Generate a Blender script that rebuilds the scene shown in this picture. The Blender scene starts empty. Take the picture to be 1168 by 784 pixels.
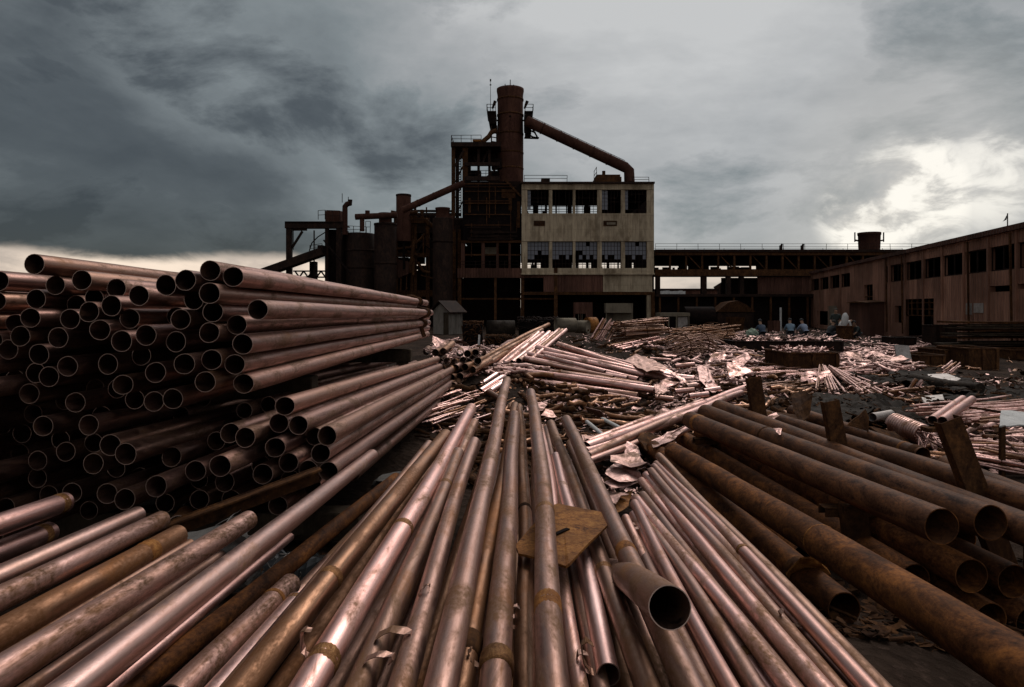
import bpy, bmesh, math, random
from mathutils import Vector, Matrix, noise
R = math.radians
rng = random.Random(7)
SC = bpy.context.scene
COL = SC.collection
F, CX, HY, CZ = 779.0, 584.0, 351.0, 1.8      # focal length in photo pixels, optical axis column, horizon row, eye height

def P(px, py, d):
    return Vector(((px-CX)/F*d, d, CZ+(HY-py)/F*d))
def PZ(px, py, z):
    return P(px, py, (CZ-z)*F/(py-HY))
def fx(px, d): return (px-CX)/F*d
def fz(py, d): return CZ+(HY-py)/F*d

# ------------------------------------------------------------------ scene objects
def tag(o, label=None, cat=None, group=None, kind=None):
    if label: o['label'] = label
    if cat: o['category'] = cat
    if group: o['group'] = group
    if kind: o['kind'] = kind
    return o
def empty(name, loc=(0,0,0), rz=0, label=None, cat=None, group=None):
    o = bpy.data.objects.new(name, None); COL.objects.link(o)
    o.empty_display_size = .1
    o.location = loc; o.rotation_euler = (0,0,rz)
    return tag(o, label, cat, group)
def link(name, me, parent=None, loc=None, rot=None):
    o = bpy.data.objects.new(name, me); COL.objects.link(o)
    if parent is not None: o.parent = parent
    if loc is not None: o.location = loc
    if rot is not None: o.rotation_euler = rot
    return o
def copy_tree(o, parent=None):
    c = o.copy(); COL.objects.link(c); c.parent = parent
    for ch in list(o.children): copy_tree(ch, c)
    return c

class MB:
    """collects shapes, then makes one mesh object"""
    def __init__(s): s.v=[]; s.f=[]; s.m=[]; s.sm=[]
    def add(s, vs, fs, mi=0, smooth=False):
        b=len(s.v); s.v += [tuple(v) for v in vs]
        for f in fs: s.f.append([i+b for i in f]); s.m.append(mi); s.sm.append(smooth)
        return s
    def box(s, x0,y0,z0,x1,y1,z1, mi=0):
        vs=[(x0,y0,z0),(x1,y0,z0),(x1,y1,z0),(x0,y1,z0),(x0,y0,z1),(x1,y0,z1),(x1,y1,z1),(x0,y1,z1)]
        return s.add(vs,[(0,3,2,1),(4,5,6,7),(0,1,5,4),(1,2,6,5),(2,3,7,6),(3,0,4,7)],mi)
    def bar(s, a, b, w, h=None, mi=0, up=(0,0,1)):
        a=Vector(a); b=Vector(b); h=h or w
        d=(b-a).normalized(); u=Vector(up)
        if abs(d.dot(u))>.97: u=Vector((0,1,0))
        r=d.cross(u).normalized(); t=r.cross(d)
        vs=[]
        for p in (a,b):
            for sx,sz in ((-1,-1),(1,-1),(1,1),(-1,1)): vs.append(p+r*(sx*w/2)+t*(sz*h/2))
        return s.add(vs,[(0,1,2,3),(7,6,5,4),(0,4,5,1),(1,5,6,2),(2,6,7,3),(3,7,4,0)],mi)
    def rod(s, a, b, r, r2=None, seg=10, mi=0, caps=True):
        a=Vector(a); b=Vector(b); r2=r if r2 is None else r2
        d=(b-a).normalized(); u=Vector((0,0,1)) if abs(d.z)<.9 else Vector((1,0,0))
        x=d.cross(u).normalized(); y=x.cross(d)
        vs=[]
        for p,q in ((a,r),(b,r2)):
            for i in range(seg):
                t=2*math.pi*i/seg; vs.append(p+x*(math.cos(t)*q)+y*(math.sin(t)*q))
        s.add(vs,[(i,i+seg,(i+1)%seg+seg,(i+1)%seg) for i in range(seg)],mi,True)
        if caps:
            s.add(vs[:seg],[tuple(range(seg))],mi); s.add(vs[seg:],[tuple(reversed(range(seg)))],mi)
        return s
    def tube(s, pts, r, seg=8, mi=0, rj=None):
        pts=[Vector(p) for p in pts]; n=len(pts); vs=[]; x=None
        for k,p in enumerate(pts):
            d=(pts[min(k+1,n-1)]-pts[max(k-1,0)]).normalized()
            if x is None: x=d.cross(Vector((0,0,1)) if abs(d.z)<.9 else Vector((1,0,0))).normalized()
            x=(x-d*x.dot(d)).normalized(); y=x.cross(d)
            q=r if rj is None else r*rj(k)
            for i in range(seg):
                t=2*math.pi*i/seg; vs.append(p+x*(math.cos(t)*q)+y*(math.sin(t)*q))
        fs=[(k*seg+i,(k+1)*seg+i,(k+1)*seg+(i+1)%seg,k*seg+(i+1)%seg) for k in range(n-1) for i in range(seg)]
        s.add(vs,fs,mi,True)
        s.add(vs[:seg],[tuple(range(seg))],mi); s.add(vs[-seg:],[tuple(reversed(range(seg)))],mi)
        return s
    def lathe(s, c, prof, seg=24, mi=0):
        vs=[]; c=Vector(c); n=len(prof)
        for r,z in prof:
            for i in range(seg):
                t=2*math.pi*i/seg; vs.append(c+Vector((math.cos(t)*r,math.sin(t)*r,z)))
        return s.add(vs,[(k*seg+i,k*seg+(i+1)%seg,(k+1)*seg+(i+1)%seg,(k+1)*seg+i) for k in range(n-1) for i in range(seg)],mi,True)
    def build(s, name, mats, parent=None, loc=None, rot=None, origin=None):
        me=bpy.data.meshes.new(name)
        vs=s.v
        if origin is not None:
            o=Vector(origin); vs=[tuple(Vector(v)-o) for v in vs]
        me.from_pydata(vs,[],s.f)
        for m in (mats if isinstance(mats,(list,tuple)) else [mats]): me.materials.append(m)
        me.polygons.foreach_set('material_index', s.m); me.polygons.foreach_set('use_smooth', s.sm)
        me.update()
        return link(name, me, parent, origin if origin is not None else loc, rot)

# ------------------------------------------------------------------ materials
class NT:
    def __init__(s, name):
        s.mat=bpy.data.materials.new(name); s.mat.use_nodes=True; s.t=s.mat.node_tree
        s.b=s.t.nodes['Principled BSDF']
        s.co=s.n('ShaderNodeTexCoord').outputs['Object']
        s.info=s.n('ShaderNodeObjectInfo')
    def n(s, ty, **kw):
        nd=s.t.nodes.new(ty)
        for k,v in kw.items(): setattr(nd,k,v)
        return nd
    def l(s, a, b): s.t.links.new(a,b)
    def mapped(s, scale=(1,1,1), vary=True):
        m=s.n('ShaderNodeMapping'); s.l(s.co,m.inputs['Vector']); m.inputs['Scale'].default_value=scale
        if vary:
            k=s.n('ShaderNodeMath',operation='MULTIPLY'); s.l(s.info.outputs['Random'],k.inputs[0]); k.inputs[1].default_value=37.0
            s.l(k.outputs[0],m.inputs['Location'])
        return m.outputs[0]
    def noise(s, scale, detail=5, rough=.6, vec=None, dist=0):
        n=s.n('ShaderNodeTexNoise'); n.inputs['Scale'].default_value=scale; n.inputs['Detail'].default_value=detail
        n.inputs['Roughness'].default_value=rough; n.inputs['Distortion'].default_value=dist
        s.l(vec if vec is not None else s.mapped(), n.inputs['Vector'])
        return n.outputs['Fac']
    def ramp(s, fac, stops):
        r=s.n('ShaderNodeValToRGB'); e=r.color_ramp.elements
        while len(e)<len(stops): e.new(.5)
        for i,(p,c) in enumerate(stops):
            e[i].position=p; e[i].color=(c,c,c,1) if isinstance(c,(int,float)) else (*c,1)
        s.l(fac,r.inputs[0]); return r.outputs[0]
    def mix(s, fac, a, b, mode='MIX'):
        m=s.n('ShaderNodeMix',data_type='RGBA',blend_type=mode)
        for k,v in ((0,fac),(6,a),(7,b)):
            sock=m.inputs[k]
            if isinstance(v,(int,float)): sock.default_value=float(v) if k==0 else (v,v,v,1)
            elif isinstance(v,tuple): sock.default_value=(*v,1)
            else: s.l(v,sock)
        return m.outputs[2]
    def math(s, op, a, b=0.0):
        m=s.n('ShaderNodeMath',operation=op)
        for sock,v in ((m.inputs[0],a),(m.inputs[1],b)):
            if isinstance(v,(int,float)): sock.default_value=v
            else: s.l(v,sock)
        return m.outputs[0]
    def bump(s, h, strength=.3, dist=.01):
        b=s.n('ShaderNodeBump'); b.inputs['Strength'].default_value=strength; b.inputs['Distance'].default_value=dist
        s.l(h,b.inputs['Height']); s.l(b.outputs[0],s.b.inputs['Normal'])
    def set(s, **kw):
        for k,v in kw.items():
            i=s.b.inputs[k.replace('_',' ')]
            if isinstance(v,(int,float)): i.default_value=v
            elif isinstance(v,tuple): i.default_value=(*v,1)
            else: s.l(v,i)
        return s.mat

def copper(name, bright, dull, oxide, amount=.5, ox=.35, rough=(.28,.5), stretch=.07, hot=(.20,.088,.032), vary=.75):
    m=NT(name)
    st=m.mapped((1,1,stretch)); body=m.mapped((1,1,.38))
    streak=m.noise(42,6,.68,st); wave=m.noise(7,3,.5,m.mapped((1,1,.35))); blotch=m.noise(5,7,.68,body,.8); blotch2=m.noise(2.6,6,.7,m.mapped((1,1,.55)),1.2); speck=m.noise(95,4,.65,m.mapped((1,1,.5)))
    c=m.mix(m.ramp(streak,[(.5-amount*.3,0),(.72,1)]), bright, dull)
    c=m.mix(m.ramp(speck,[(.56,0),(.70,.55)]),c,dull)
    per=m.ramp(m.info.outputs['Random'],[(0,.6),(1,1.12)])
    c=m.mix(1.0,c,per,'MULTIPLY')
    r2=m.math('FRACT',m.math('MULTIPLY',m.info.outputs['Random'],7.31)); c=m.mix(m.math('MULTIPLY',m.ramp(r2,[(.45,0),(1,vary)]),m.ramp(blotch2,[(.3,.45),(.62,1)])),c,(.27,.145,.085))
    patch=m.ramp(blotch,[(.63-ox*.35,0),(.70-ox*.22,1)]) if ox>0 else m.math('MULTIPLY',blotch,0.0)
    patch=m.math('MULTIPLY',patch,m.ramp(speck,[(.3,.5),(.6,1)]))
    stain=m.math('MULTIPLY',m.ramp(blotch2,[(.66-ox*.3,0),(.78-ox*.2,.8)]),m.ramp(streak,[(.35,.35),(.6,1)]))
    c=m.mix(patch,c,oxide); c=m.mix(stain,c,hot)
    cover=m.math('MAXIMUM',patch,stain)
    ro=m.math('ADD',m.ramp(streak,[(.3,rough[0]),(.75,rough[1])]),m.math('MULTIPLY',cover,.25))
    ro=m.math('ADD',ro,m.math('MULTIPLY',m.math('SUBTRACT',speck,.5),.25))
    m.bump(m.math('ADD',m.math('MULTIPLY',streak,.5),m.math('ADD',m.math('MULTIPLY',speck,.35),m.math('MULTIPLY',patch,.8))),.35,.002)
    b0=m.n('ShaderNodeBump'); b0.inputs['Strength'].default_value=.55; b0.inputs['Distance'].default_value=.006; m.l(wave,b0.inputs['Height']); b1=m.b.inputs['Normal'].links[0].from_node; m.l(b0.outputs[0],b1.inputs['Normal'])
    return m.set(Base_Color=c, Metallic=m.math('SUBTRACT',1.0,m.math('MULTIPLY',cover,.62)), Roughness=ro, Specular_IOR_Level=.2)

def rust(name, dark, mid, hot, rough=.85, scale=6, metal=0.0, stretch=.5, bump=.5, bd=.004, spec=.04):
    m=NT(name)
    a=m.noise(scale,8,.7,m.mapped((1,1,stretch)),1.4); b=m.noise(scale*6,5,.65); c_=m.noise(scale*.35,4,.6)
    f=m.math('ADD',m.math('MULTIPLY',a,.65),m.math('MULTIPLY',b,.35))
    c=m.ramp(f,[(.38,dark),(.50,mid),(.64,hot)])
    c=m.mix(m.ramp(c_,[(.4,0),(.62,.55)]),c,dark)
    c=m.mix(1.0,c,m.ramp(m.info.outputs['Random'],[(0,.75),(1,1.15)]),'MULTIPLY')
    m.bump(m.math('ADD',a,m.math('MULTIPLY',b,.6)),bump,bd)
    return m.set(Base_Color=c,Roughness=rough,Metallic=metal,Specular_IOR_Level=spec)

M={}
M['stack']=copper('aged_copper',(.50,.285,.235),(.20,.108,.086),(.12,.060,.032),.5,.36,(.34,.5))
M['rod']=copper('weathered_copper',(.47,.285,.235),(.205,.113,.088),(.15,.073,.034),.6,.5,(.34,.5),.07,(.21,.082,.026))
M['pink']=copper('fresh_copper',(.90,.555,.50),(.48,.25,.21),(.20,.10,.05),.45,.36,(.31,.47),.07,(.24,.10,.035))
M['bright']=copper('bare_copper',(.96,.65,.60),(.66,.385,.34),(.26,.14,.08),.3,.22,(.32,.46))
M['scab']=copper('scabbed_copper',(.84,.52,.46),(.40,.22,.175),(.08,.038,.018),.5,.68,(.32,.48))
M['brown']=copper('browned_copper',(.42,.22,.13),(.20,.095,.055),(.14,.058,.022),.6,.6,(.3,.48),.07,(.26,.10,.03))
M['rim']=NT('lit_copper_edge').set(Base_Color=(.42,.30,.25),Metallic=1.0,Roughness=.45)  # cut pipe rims; the light their edges catch is put into a paler colour
M['scrap']=copper('scrap_copper',(.92,.60,.54),(.52,.30,.26),(.2,.11,.07),.5,.36,(.46,.62),1)
M['rust']=rust('rust',(.024,.011,.007),(.070,.032,.015),(.16,.068,.025))
M['rustpipe']=rust('rusty_steel_pipe',(.03,.012,.006),(.125,.047,.018),(.29,.108,.03),.7,10,.0,.4,.5,.004,.05)
M['darkpipe']=rust('mill_scaled_pipe',(.03,.013,.008),(.115,.050,.026),(.22,.088,.033),.6,10,.0,.3,.6,.004,.06)
M['rusthot']=rust('orange_rust',(.09,.032,.011),(.32,.125,.034),(.52,.245,.07),.7,14,.0,.5,.6,.004,.08)
M['steel']=rust('dark_steel',(.014,.009,.008),(.030,.018,.014),(.060,.030,.02),.7,3,.2)
M['shade']=rust('shade_black_plating',(.007,.005,.005),(.014,.009,.008),(.028,.015,.011),.9,1.5,0,1,.3)  # near-black plating; the shade of interiors and recesses is put into its colour
M['stackrust']=rust('chimney_rust',(.034,.015,.011),(.066,.029,.021),(.10,.046,.03),.85,1.2,0,.35,.3)
M['brass']=rust('yellowed_solder',(.08,.034,.014),(.20,.09,.034),(.36,.20,.085),.5,60,.5)
# more materials
def concrete(name, c0, c1, stain, scale=1.2, seam=0):
    m=NT(name)
    a=m.noise(scale*3,8,.7,m.mapped((1,1,.25),False)); b=m.noise(scale*.8,5,.6,m.mapped((1,1,.5),False)); g=m.noise(scale*30,3,.6,m.mapped((1,1,1),False))
    c=m.mix(m.ramp(a,[(.35,0),(.65,1)]),c0,c1)
    c=m.mix(m.math('MULTIPLY',m.ramp(b,[(.48,0),(.68,1)]),.75),c,stain)
    c=m.mix(m.math('MULTIPLY',g,.35),c,stain)
    if seam:
        sep=m.n('ShaderNodeSeparateXYZ'); m.l(m.co,sep.inputs[0])
        fr=m.math('FRACT',m.math('DIVIDE',sep.outputs[0],seam)); fz_=m.math('FRACT',m.math('DIVIDE',sep.outputs[2],1.27))
        ln=m.math('MAXIMUM',m.ramp(fr,[(0,1),(.10,0)]),m.ramp(fz_,[(0,.8),(.05,0)]))
        wn=m.n('ShaderNodeTexWhiteNoise',noise_dimensions='1D'); m.l(m.math('FLOOR',m.math('DIVIDE',sep.outputs[0],seam)),wn.inputs['W'])
        c=m.mix(1.0,c,m.ramp(wn.outputs[0],[(0,.8),(1,1.08)]),'MULTIPLY')
        drip=m.noise(6,6,.7,m.mapped((1,1,.06),False)); c=m.mix(m.math('MULTIPLY',m.ramp(drip,[(.52,0),(.68,1)]),.6),c,(.10,.06,.035))
        c=m.mix(m.math('MULTIPLY',ln,.55),c,stain)
    m.bump(m.math('ADD',a,g),.4,.02)
    return m.set(Base_Color=c,Roughness=.92,Specular_IOR_Level=.15)
M['concrete']=concrete('stained_concrete',(.53,.42,.29),(.36,.28,.195),(.13,.09,.055),seam=.42)
M['greystone']=concrete('grey_rubble_concrete',(.15,.14,.13),(.10,.092,.085),(.045,.04,.036),6)
M['whitewall']=concrete('white_brick_paint',(.22,.19,.165),(.14,.12,.10),(.07,.055,.045),2)
M['pale']=concrete('pale_sheet',(.62,.60,.58),(.52,.5,.48),(.3,.28,.26),4)
M['tan']=concrete('tan_paint',(.22,.18,.13),(.16,.125,.09),(.06,.045,.035),2)

def cladding(name, c0, c1, c2, period=.25):
    m=NT(name)
    sep=m.n('ShaderNodeSeparateXYZ'); m.l(m.co,sep.inputs[0])
    w=m.math('SINE',m.math('MULTIPLY',sep.outputs[0],2*math.pi/period))
    col=m.math('FLOOR',m.math('DIVIDE',sep.outputs[0],1.1))
    wn=m.n('ShaderNodeTexWhiteNoise',noise_dimensions='1D'); m.l(col,wn.inputs['W'])
    a=m.noise(2.2,8,.72,m.mapped((1.6,1,.22),False)); b=m.noise(.35,4,.6,m.mapped((1,1,1),False))
    c=m.ramp(a,[(.3,c0),(.5,c1),(.75,c2)])
    c=m.mix(m.ramp(b,[(.45,0),(.62,.6)]),c,c0)
    c=m.mix(1.0,c,m.ramp(wn.outputs[0],[(0,.68),(1,1.15)]),'MULTIPLY')
    m.bump(w,.8,.03)
    return m.set(Base_Color=c,Roughness=.85,Specular_IOR_Level=.1)
M['clad']=cladding('rust_brown_cladding',(.15,.073,.05),(.32,.158,.107),(.46,.25,.172))
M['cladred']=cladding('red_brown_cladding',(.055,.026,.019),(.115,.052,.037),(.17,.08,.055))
M['glass']=NT('dirty_glass').set(Base_Color=(.13,.13,.155),Roughness=.4,Alpha=.93)
M['black']=NT('black_rubber').set(Base_Color=(.02,.019,.019),Roughness=.6)
M['tarp']=rust('dark_felt_sheet',(.012,.0085,.0065),(.028,.020,.015),(.06,.044,.034),.75,4,0,1,.6)
M['film']=NT('black_plastic_film').set(Base_Color=(.035,.036,.037),Roughness=.22)
M['wood']=rust('weathered_timber',(.028,.02,.014),(.06,.043,.03),(.1,.075,.052),.85,4,0,.2)
M['galv']=rust('galvanised_sheet',(.26,.22,.20),(.42,.37,.34),(.58,.53,.50),.5,8,.5,1)

def ground_mat():
    m=NT('scrapyard_dirt')
    a=m.noise(.9,9,.7,m.mapped((1,1,1),False)); b=m.noise(14,6,.7,m.mapped((1,1,1),False)); v=m.n('ShaderNodeTexVoronoi'); v.inputs['Scale'].default_value=9; m.l(m.co,v.inputs['Vector'])
    c=m.ramp(a,[(.3,(.010,.006,.004)),(.5,(.026,.0155,.0105)),(.7,(.065,.041,.029))])
    c=m.mix(m.ramp(b,[(.55,0),(.72,.7)]),c,(.085,.052,.04))
    m.bump(m.math('ADD',b,v.outputs['Distance']),.9,.05)
    return m.set(Base_Color=c,Roughness=.95,Specular_IOR_Level=.05)
M['ground']=ground_mat()

# ------------------------------------------------------------------ camera, light, sky
SC.render.engine='CYCLES'
cam=bpy.data.cameras.new('camera'); cam.sensor_width=36; cam.lens=36*F/1168; cam.shift_y=-(392-HY)/1168
cam.clip_end=5000; cam.clip_start=.05
co=bpy.data.objects.new('camera',cam); COL.objects.link(co); co.location=(0,0,CZ); co.rotation_euler=(R(90),0,0); SC.camera=co
SC.view_settings.view_transform='Standard'; SC.view_settings.look='None'; SC.view_settings.exposure=0; SC.view_settings.gamma=1
SUN_EL, SUN_AZ = 47, 28
sl=bpy.data.lights.new('sun','SUN'); sl.energy=1.5; sl.angle=R(32); sl.color=(1,.95,.9)
so=bpy.data.objects.new('sun',sl); COL.objects.link(so); so.location=(20,20,60)
sd=Vector((math.sin(R(SUN_AZ))*math.cos(R(SUN_EL)),math.cos(R(SUN_AZ))*math.cos(R(SUN_EL)),math.sin(R(SUN_EL))))
so.rotation_euler=sd.to_track_quat('Z','Y').to_euler()

W=bpy.data.worlds.new('World'); SC.world=W; W.use_nodes=True
class WT(NT):
    def __init__(s):
        s.t=W.node_tree; s.co=s.n('ShaderNodeTexCoord').outputs['Generated']
w=WT()
def lobe(px,py,inner,outer):
    v=Vector(((px-CX)/F,1,(HY-py)/F)).normalized()
    d=w.n('ShaderNodeVectorMath',operation='DOT_PRODUCT'); w.l(w.co,d.inputs[0]); d.inputs[1].default_value=v
    r=w.n('ShaderNodeMapRange',interpolation_type='SMOOTHSTEP'); w.l(d.outputs['Value'],r.inputs[0])
    r.inputs[1].default_value=math.cos(R(outer)); r.inputs[2].default_value=math.cos(R(inner)); return r.outputs[0]
def span(v,a,b,o0=0.0,o1=1.0):
    r=w.n('ShaderNodeMapRange',interpolation_type='SMOOTHSTEP'); w.l(v,r.inputs[0])
    for i,x in enumerate((a,b,o0,o1)): r.inputs[i+1].default_value=x
    return r.outputs[0]
sx=w.n('ShaderNodeSeparateXYZ'); w.l(w.co,sx.inputs[0]); dx,dy,dz=sx.outputs
def cloudnoise(kx,ky,kz,scale,detail,rough,dist,off):
    # flattened with height, as layered cloud looks from below
    q=w.math('ADD',w.math('MAXIMUM',dz,0.0),.62)
    c=w.n('ShaderNodeCombineXYZ'); w.l(w.math('MULTIPLY',w.math('DIVIDE',dx,q),kx),c.inputs[0]); w.l(w.math('MULTIPLY',w.math('DIVIDE',dy,q),ky),c.inputs[1]); w.l(w.math('MULTIPLY_ADD' if False else 'MULTIPLY',dz,kz),c.inputs[2])
    a=w.n('ShaderNodeVectorMath',operation='ADD'); w.l(c.outputs[0],a.inputs[0]); a.inputs[1].default_value=off
    n=w.n('ShaderNodeTexNoise'); n.inputs['Scale'].default_value=scale; n.inputs['Detail'].default_value=detail; n.inputs['Roughness'].default_value=rough; n.inputs['Distortion'].default_value=dist
    w.l(a.outputs[0],n.inputs['Vector']); return n.outputs['Fac']
big=cloudnoise(1,.9,1.7,1.25,8,.55,.35,(3.1,1.7,0))
med=cloudnoise(1,1,1.9,3.2,12,.62,.25,(7.3,4.4,2))
fine=cloudnoise(1,1.2,1.6,8.5,10,.6,.5,(1.2,9.4,5))
side=span(dx,-.52,.12)
def cen(v,k): return w.math('MULTIPLY',w.math('SUBTRACT',v,.5),k)
billow=w.math('ABSOLUTE',cen(med,2.0)); 
f=w.math('ADD',w.math('MULTIPLY',side,.585),w.math('ADD',cen(big,1.55),w.math('ADD',cen(med,.72),cen(fine,.16))))
f=w.math('ADD',f,w.math('MULTIPLY',w.math('SUBTRACT',.16,billow),.55))
f=w.math('ADD',f,.155)
f=w.math('ADD',f,w.math('MULTIPLY',span(dz,.16,.42),.09))
f=w.math('ADD',f,w.math('MULTIPLY',lobe(690,10,2,24),.09))
f=w.math('ADD',f,w.math('MULTIPLY',lobe(235,55,.5,9),.14))
f=w.math('SUBTRACT',f,w.math('MULTIPLY',lobe(170,190,4,20),.10))
f=w.math('SUBTRACT',f,w.math('MULTIPLY',lobe(390,150,2,14),.06))
cloud=w.ramp(f,[(0,(.034,.040,.043)),(.25,(.075,.086,.090)),(.55,(.212,.238,.244)),(.8,(.39,.40,.402)),(1,(.56,.565,.56))])
# cloud brightened overhead to light the tops, and behind the viewer as fill
cloud=w.mix(w.math('MULTIPLY',span(dz,.5,.95),.65),cloud,(.62,.63,.64))
cloud=w.mix(1.0,cloud,w.ramp(span(dy,-.5,.35,1.0,0.0),[(0,1.0),(1,1.0)]),'MULTIPLY')
cloud=w.mix(w.math('MULTIPLY',span(dy,-.05,-.6),.5),cloud,(.52,.53,.54))
# the break in the cloud where the sun stands behind it
gapn=w.math('ADD',w.math('MULTIPLY',med,.55),w.math('MULTIPLY',big,.45))
spot=w.math('MAXIMUM',lobe(990,247,.3,4.2),w.math('MAXIMUM',lobe(1045,220,.8,5.2),w.math('MULTIPLY',lobe(1125,203,.3,4.4),.62)))
spot=w.math('MULTIPLY',spot,span(w.math('ADD',gapn,cen(fine,.35)),.40,.58,.0,1.0))
halo=lobe(1060,222,1,13)
cloud=w.mix(w.math('MULTIPLY',halo,.34),cloud,(.60,.57,.52))
cloud=w.mix(w.math('MINIMUM',w.math('MULTIPLY',spot,1.35),.96),cloud,w.mix(span(w.math('ADD',gapn,cen(fine,.6)),.42,.56),(.58,.545,.49),(1.04,.99,.89)))
# pale warm strip under the cloud base
edge=w.math('ADD',dz,w.math('ADD',w.math('MULTIPLY',w.math('SUBTRACT',med,.5),.05),w.math('MULTIPLY',w.math('SUBTRACT',big,.5),.03)))
strip=span(edge,.060,.076,1.0,0.0)
amt=w.math('MULTIPLY',strip,span(dx,-.1,.12,1.0,.62))
cloud=w.mix(amt,cloud,w.mix(span(med,.35,.62),(.5,.42,.36),(1.0,.82,.66)))
sky=w.n('ShaderNodeTexSky',sky_type='NISHITA'); sky.sun_disc=False; sky.sun_elevation=R(SUN_EL); sky.sun_rotation=R(SUN_AZ)
scaled=w.mix(1.0,cloud,(10.0,10.0,10.0),'MULTIPLY')
final=w.mix(.06,scaled,sky.outputs[0])
bg=W.node_tree.nodes['Background']; w.l(final,bg.inputs[0]); bg.inputs[1].default_value=.1

# ------------------------------------------------------------------ ground
GAUSS=[(1.0,12.6,.52,2.0,2.4),(-1.0,10.6,.42,1.0,1.8),(3.6,22,.55,3.0,3.0),(-.7,1.9,.52,1.9,1.2),(-2.2,5,.3,1.6,3.5),(-2,19,.45,3,3),
       (5.6,9,.16,2.2,3),(7,17,.25,4,4),(12,33,.25,6,6),(2.0,3.6,.12,1.5,2)]
def H(x,y):
    h=0
    for cx,cy,a,sx_,sy_ in GAUSS: h+=a*math.exp(-.5*(((x-cx)/sx_)**2+((y-cy)/sy_)**2))
    if 0<y<55 and -15<x<32:
        n=noise.noise(Vector((x*.9,y*.9,3)))*.07+noise.noise(Vector((x*3.1,y*3.1,9)))*.035
        h+=n
    return h
def hit(px,py,dmin=3.0):
    d=dmin
    for _ in range(400):
        p=P(px,py,d)
        if p.z<=H(p.x,p.y): return p
        d*=1.012
        if d>90: break
    return None
def axis(dense):
    return sorted(set(dense))
gx=axis([-2500,-900,-400,-200,-120,-80,-50,-30,-22]+[-15+.3*i for i in range(158)]+[36,45,60,90,140,220,400,900,2500])
gy=axis([-600,-200,-80,-40,-20,-10,-5]+[-2+.3*i for i in range(150)]+[44+1.0*i for i in range(14)]+[65,75,90,120,180,300,600,1500,4000])
mb=MB(); nx=len(gx)
vs=[(x,y,H(x,y)) for y in gy for x in gx]
mb.add(vs,[(j*nx+i,j*nx+i+1,(j+1)*nx+i+1,(j+1)*nx+i) for j in range(len(gy)-1) for i in range(nx-1)],0,True)
tag(mb.build('ground',M['ground']),kind='structure')

# ------------------------------------------------------------------ hollow pipes
ORD='first second third fourth fifth sixth seventh eighth ninth tenth eleventh twelfth thirteenth fourteenth fifteenth sixteenth seventeenth eighteenth nineteenth twentieth'.split()
def ordn(i):
    if i<20: return ORD[i]
    tens={2:'twenty',3:'thirty',4:'forty',5:'fifty',6:'sixty'}[(i+1)//10]; u=(i+1)%10
    return tens+'-'+ORD[u-1] if u else {'twenty':'twentieth','thirty':'thirtieth','forty':'fortieth','fifty':'fiftieth','sixty':'sixtieth'}[tens]
def pipe(name, pts, r, mat, label=None, cat='pipe', group=None, wob=.004, seg=18, wall=.004, rings=None, squash=0.0, rim=None, dents=.012):
    """a hollow pipe along pts; local Z runs along it from the first point"""
    pts=[Vector(p) for p in pts]
    z=(pts[-1]-pts[0]).normalized(); q=z.to_track_quat('Z','Y'); inv=q.inverted()
    lp=[inv@(p-pts[0]) for p in pts]
    if len(lp)==2:
        L=lp[1].z; n=rings or max(5,int(L/.28)); a0,a1=rng.uniform(0,6.3),rng.uniform(0,6.3); k0,k1=rng.uniform(.7,1.5),rng.uniform(2,3.4)
        c=[]
        for i in range(n+1):
            t=i/n; e=math.sin(math.pi*t)**.5
            c.append(Vector((wob*(math.sin(a0+k0*L*t)+.35*math.sin(a1+k1*L*t))*1.0, wob*(math.sin(a1+k0*.8*L*t)+.3*math.cos(a0+k1*L*t)), L*t)))
    else:
        c=[]
        for k in range(len(lp)-1):
            p0=lp[max(k-1,0)];p1=lp[k];p2=lp[k+1];p3=lp[min(k+2,len(lp)-1)]
            for j in range(7):
                t=j/7; c.append(.5*((2*p1)+(p2-p0)*t+(2*p0-5*p1+4*p2-p3)*t*t+(3*p1-p0-3*p2+p3)*t**3))
        c.append(lp[-1])
    n=len(c); outer=[];inner=[]; x=Vector((1,0,0)); ph=rng.uniform(0,6.3); sd_=rng.uniform(0,99)
    for k,p in enumerate(c):
        d=(c[min(k+1,n-1)]-c[max(k-1,0)]).normalized()
        x=(x-d*x.dot(d)).normalized(); y=d.cross(x)
        for i in range(seg):
            t=2*math.pi*i/seg
            rr=r*(1+squash*math.cos(2*(t+ph)))+r*dents*2*noise.noise(Vector((math.cos(t)*1.3,math.sin(t)*1.3,p.z*2.2+sd_)))
            e=x*math.cos(t)+y*math.sin(t)
            outer.append(p+e*rr); inner.append(p+e*(rr-wall))
    m=MB(); o=0
    m.add(outer,[(k*seg+i,k*seg+(i+1)%seg,(k+1)*seg+(i+1)%seg,(k+1)*seg+i) for k in range(n-1) for i in range(seg)],0,True)
    m.add(inner,[(k*seg+i,(k+1)*seg+i,(k+1)*seg+(i+1)%seg,k*seg+(i+1)%seg) for k in range(n-1) for i in range(seg)],0,True)
    rv=outer[:seg]+inner[:seg]; m.add(rv,[(i,i+seg,(i+1)%seg+seg,(i+1)%seg) for i in range(seg)],1)
    rv=outer[-seg:]+inner[-seg:]; m.add(rv,[((i+1)%seg,(i+1)%seg+seg,i+seg,i) for i in range(seg)],1)
    ob=m.build(name,[mat,rim or M['rim']])
    ob.location=pts[0]; ob.rotation_mode='QUATERNION'; ob.rotation_quaternion=q
    ob['centre']=0; del ob['centre']
    tag(ob,label,cat,group)
    ob_c=c
    PIPE_C[ob.name]=(c,r)
    return ob
PIPE_C={}
def at_len(ob,t):
    c,r=PIPE_C[ob.name]; k=t*(len(c)-1); i=min(int(k),len(c)-2); return c[i].lerp(c[i+1],k-i), (c[i+1]-c[i]).normalized(), r
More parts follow.
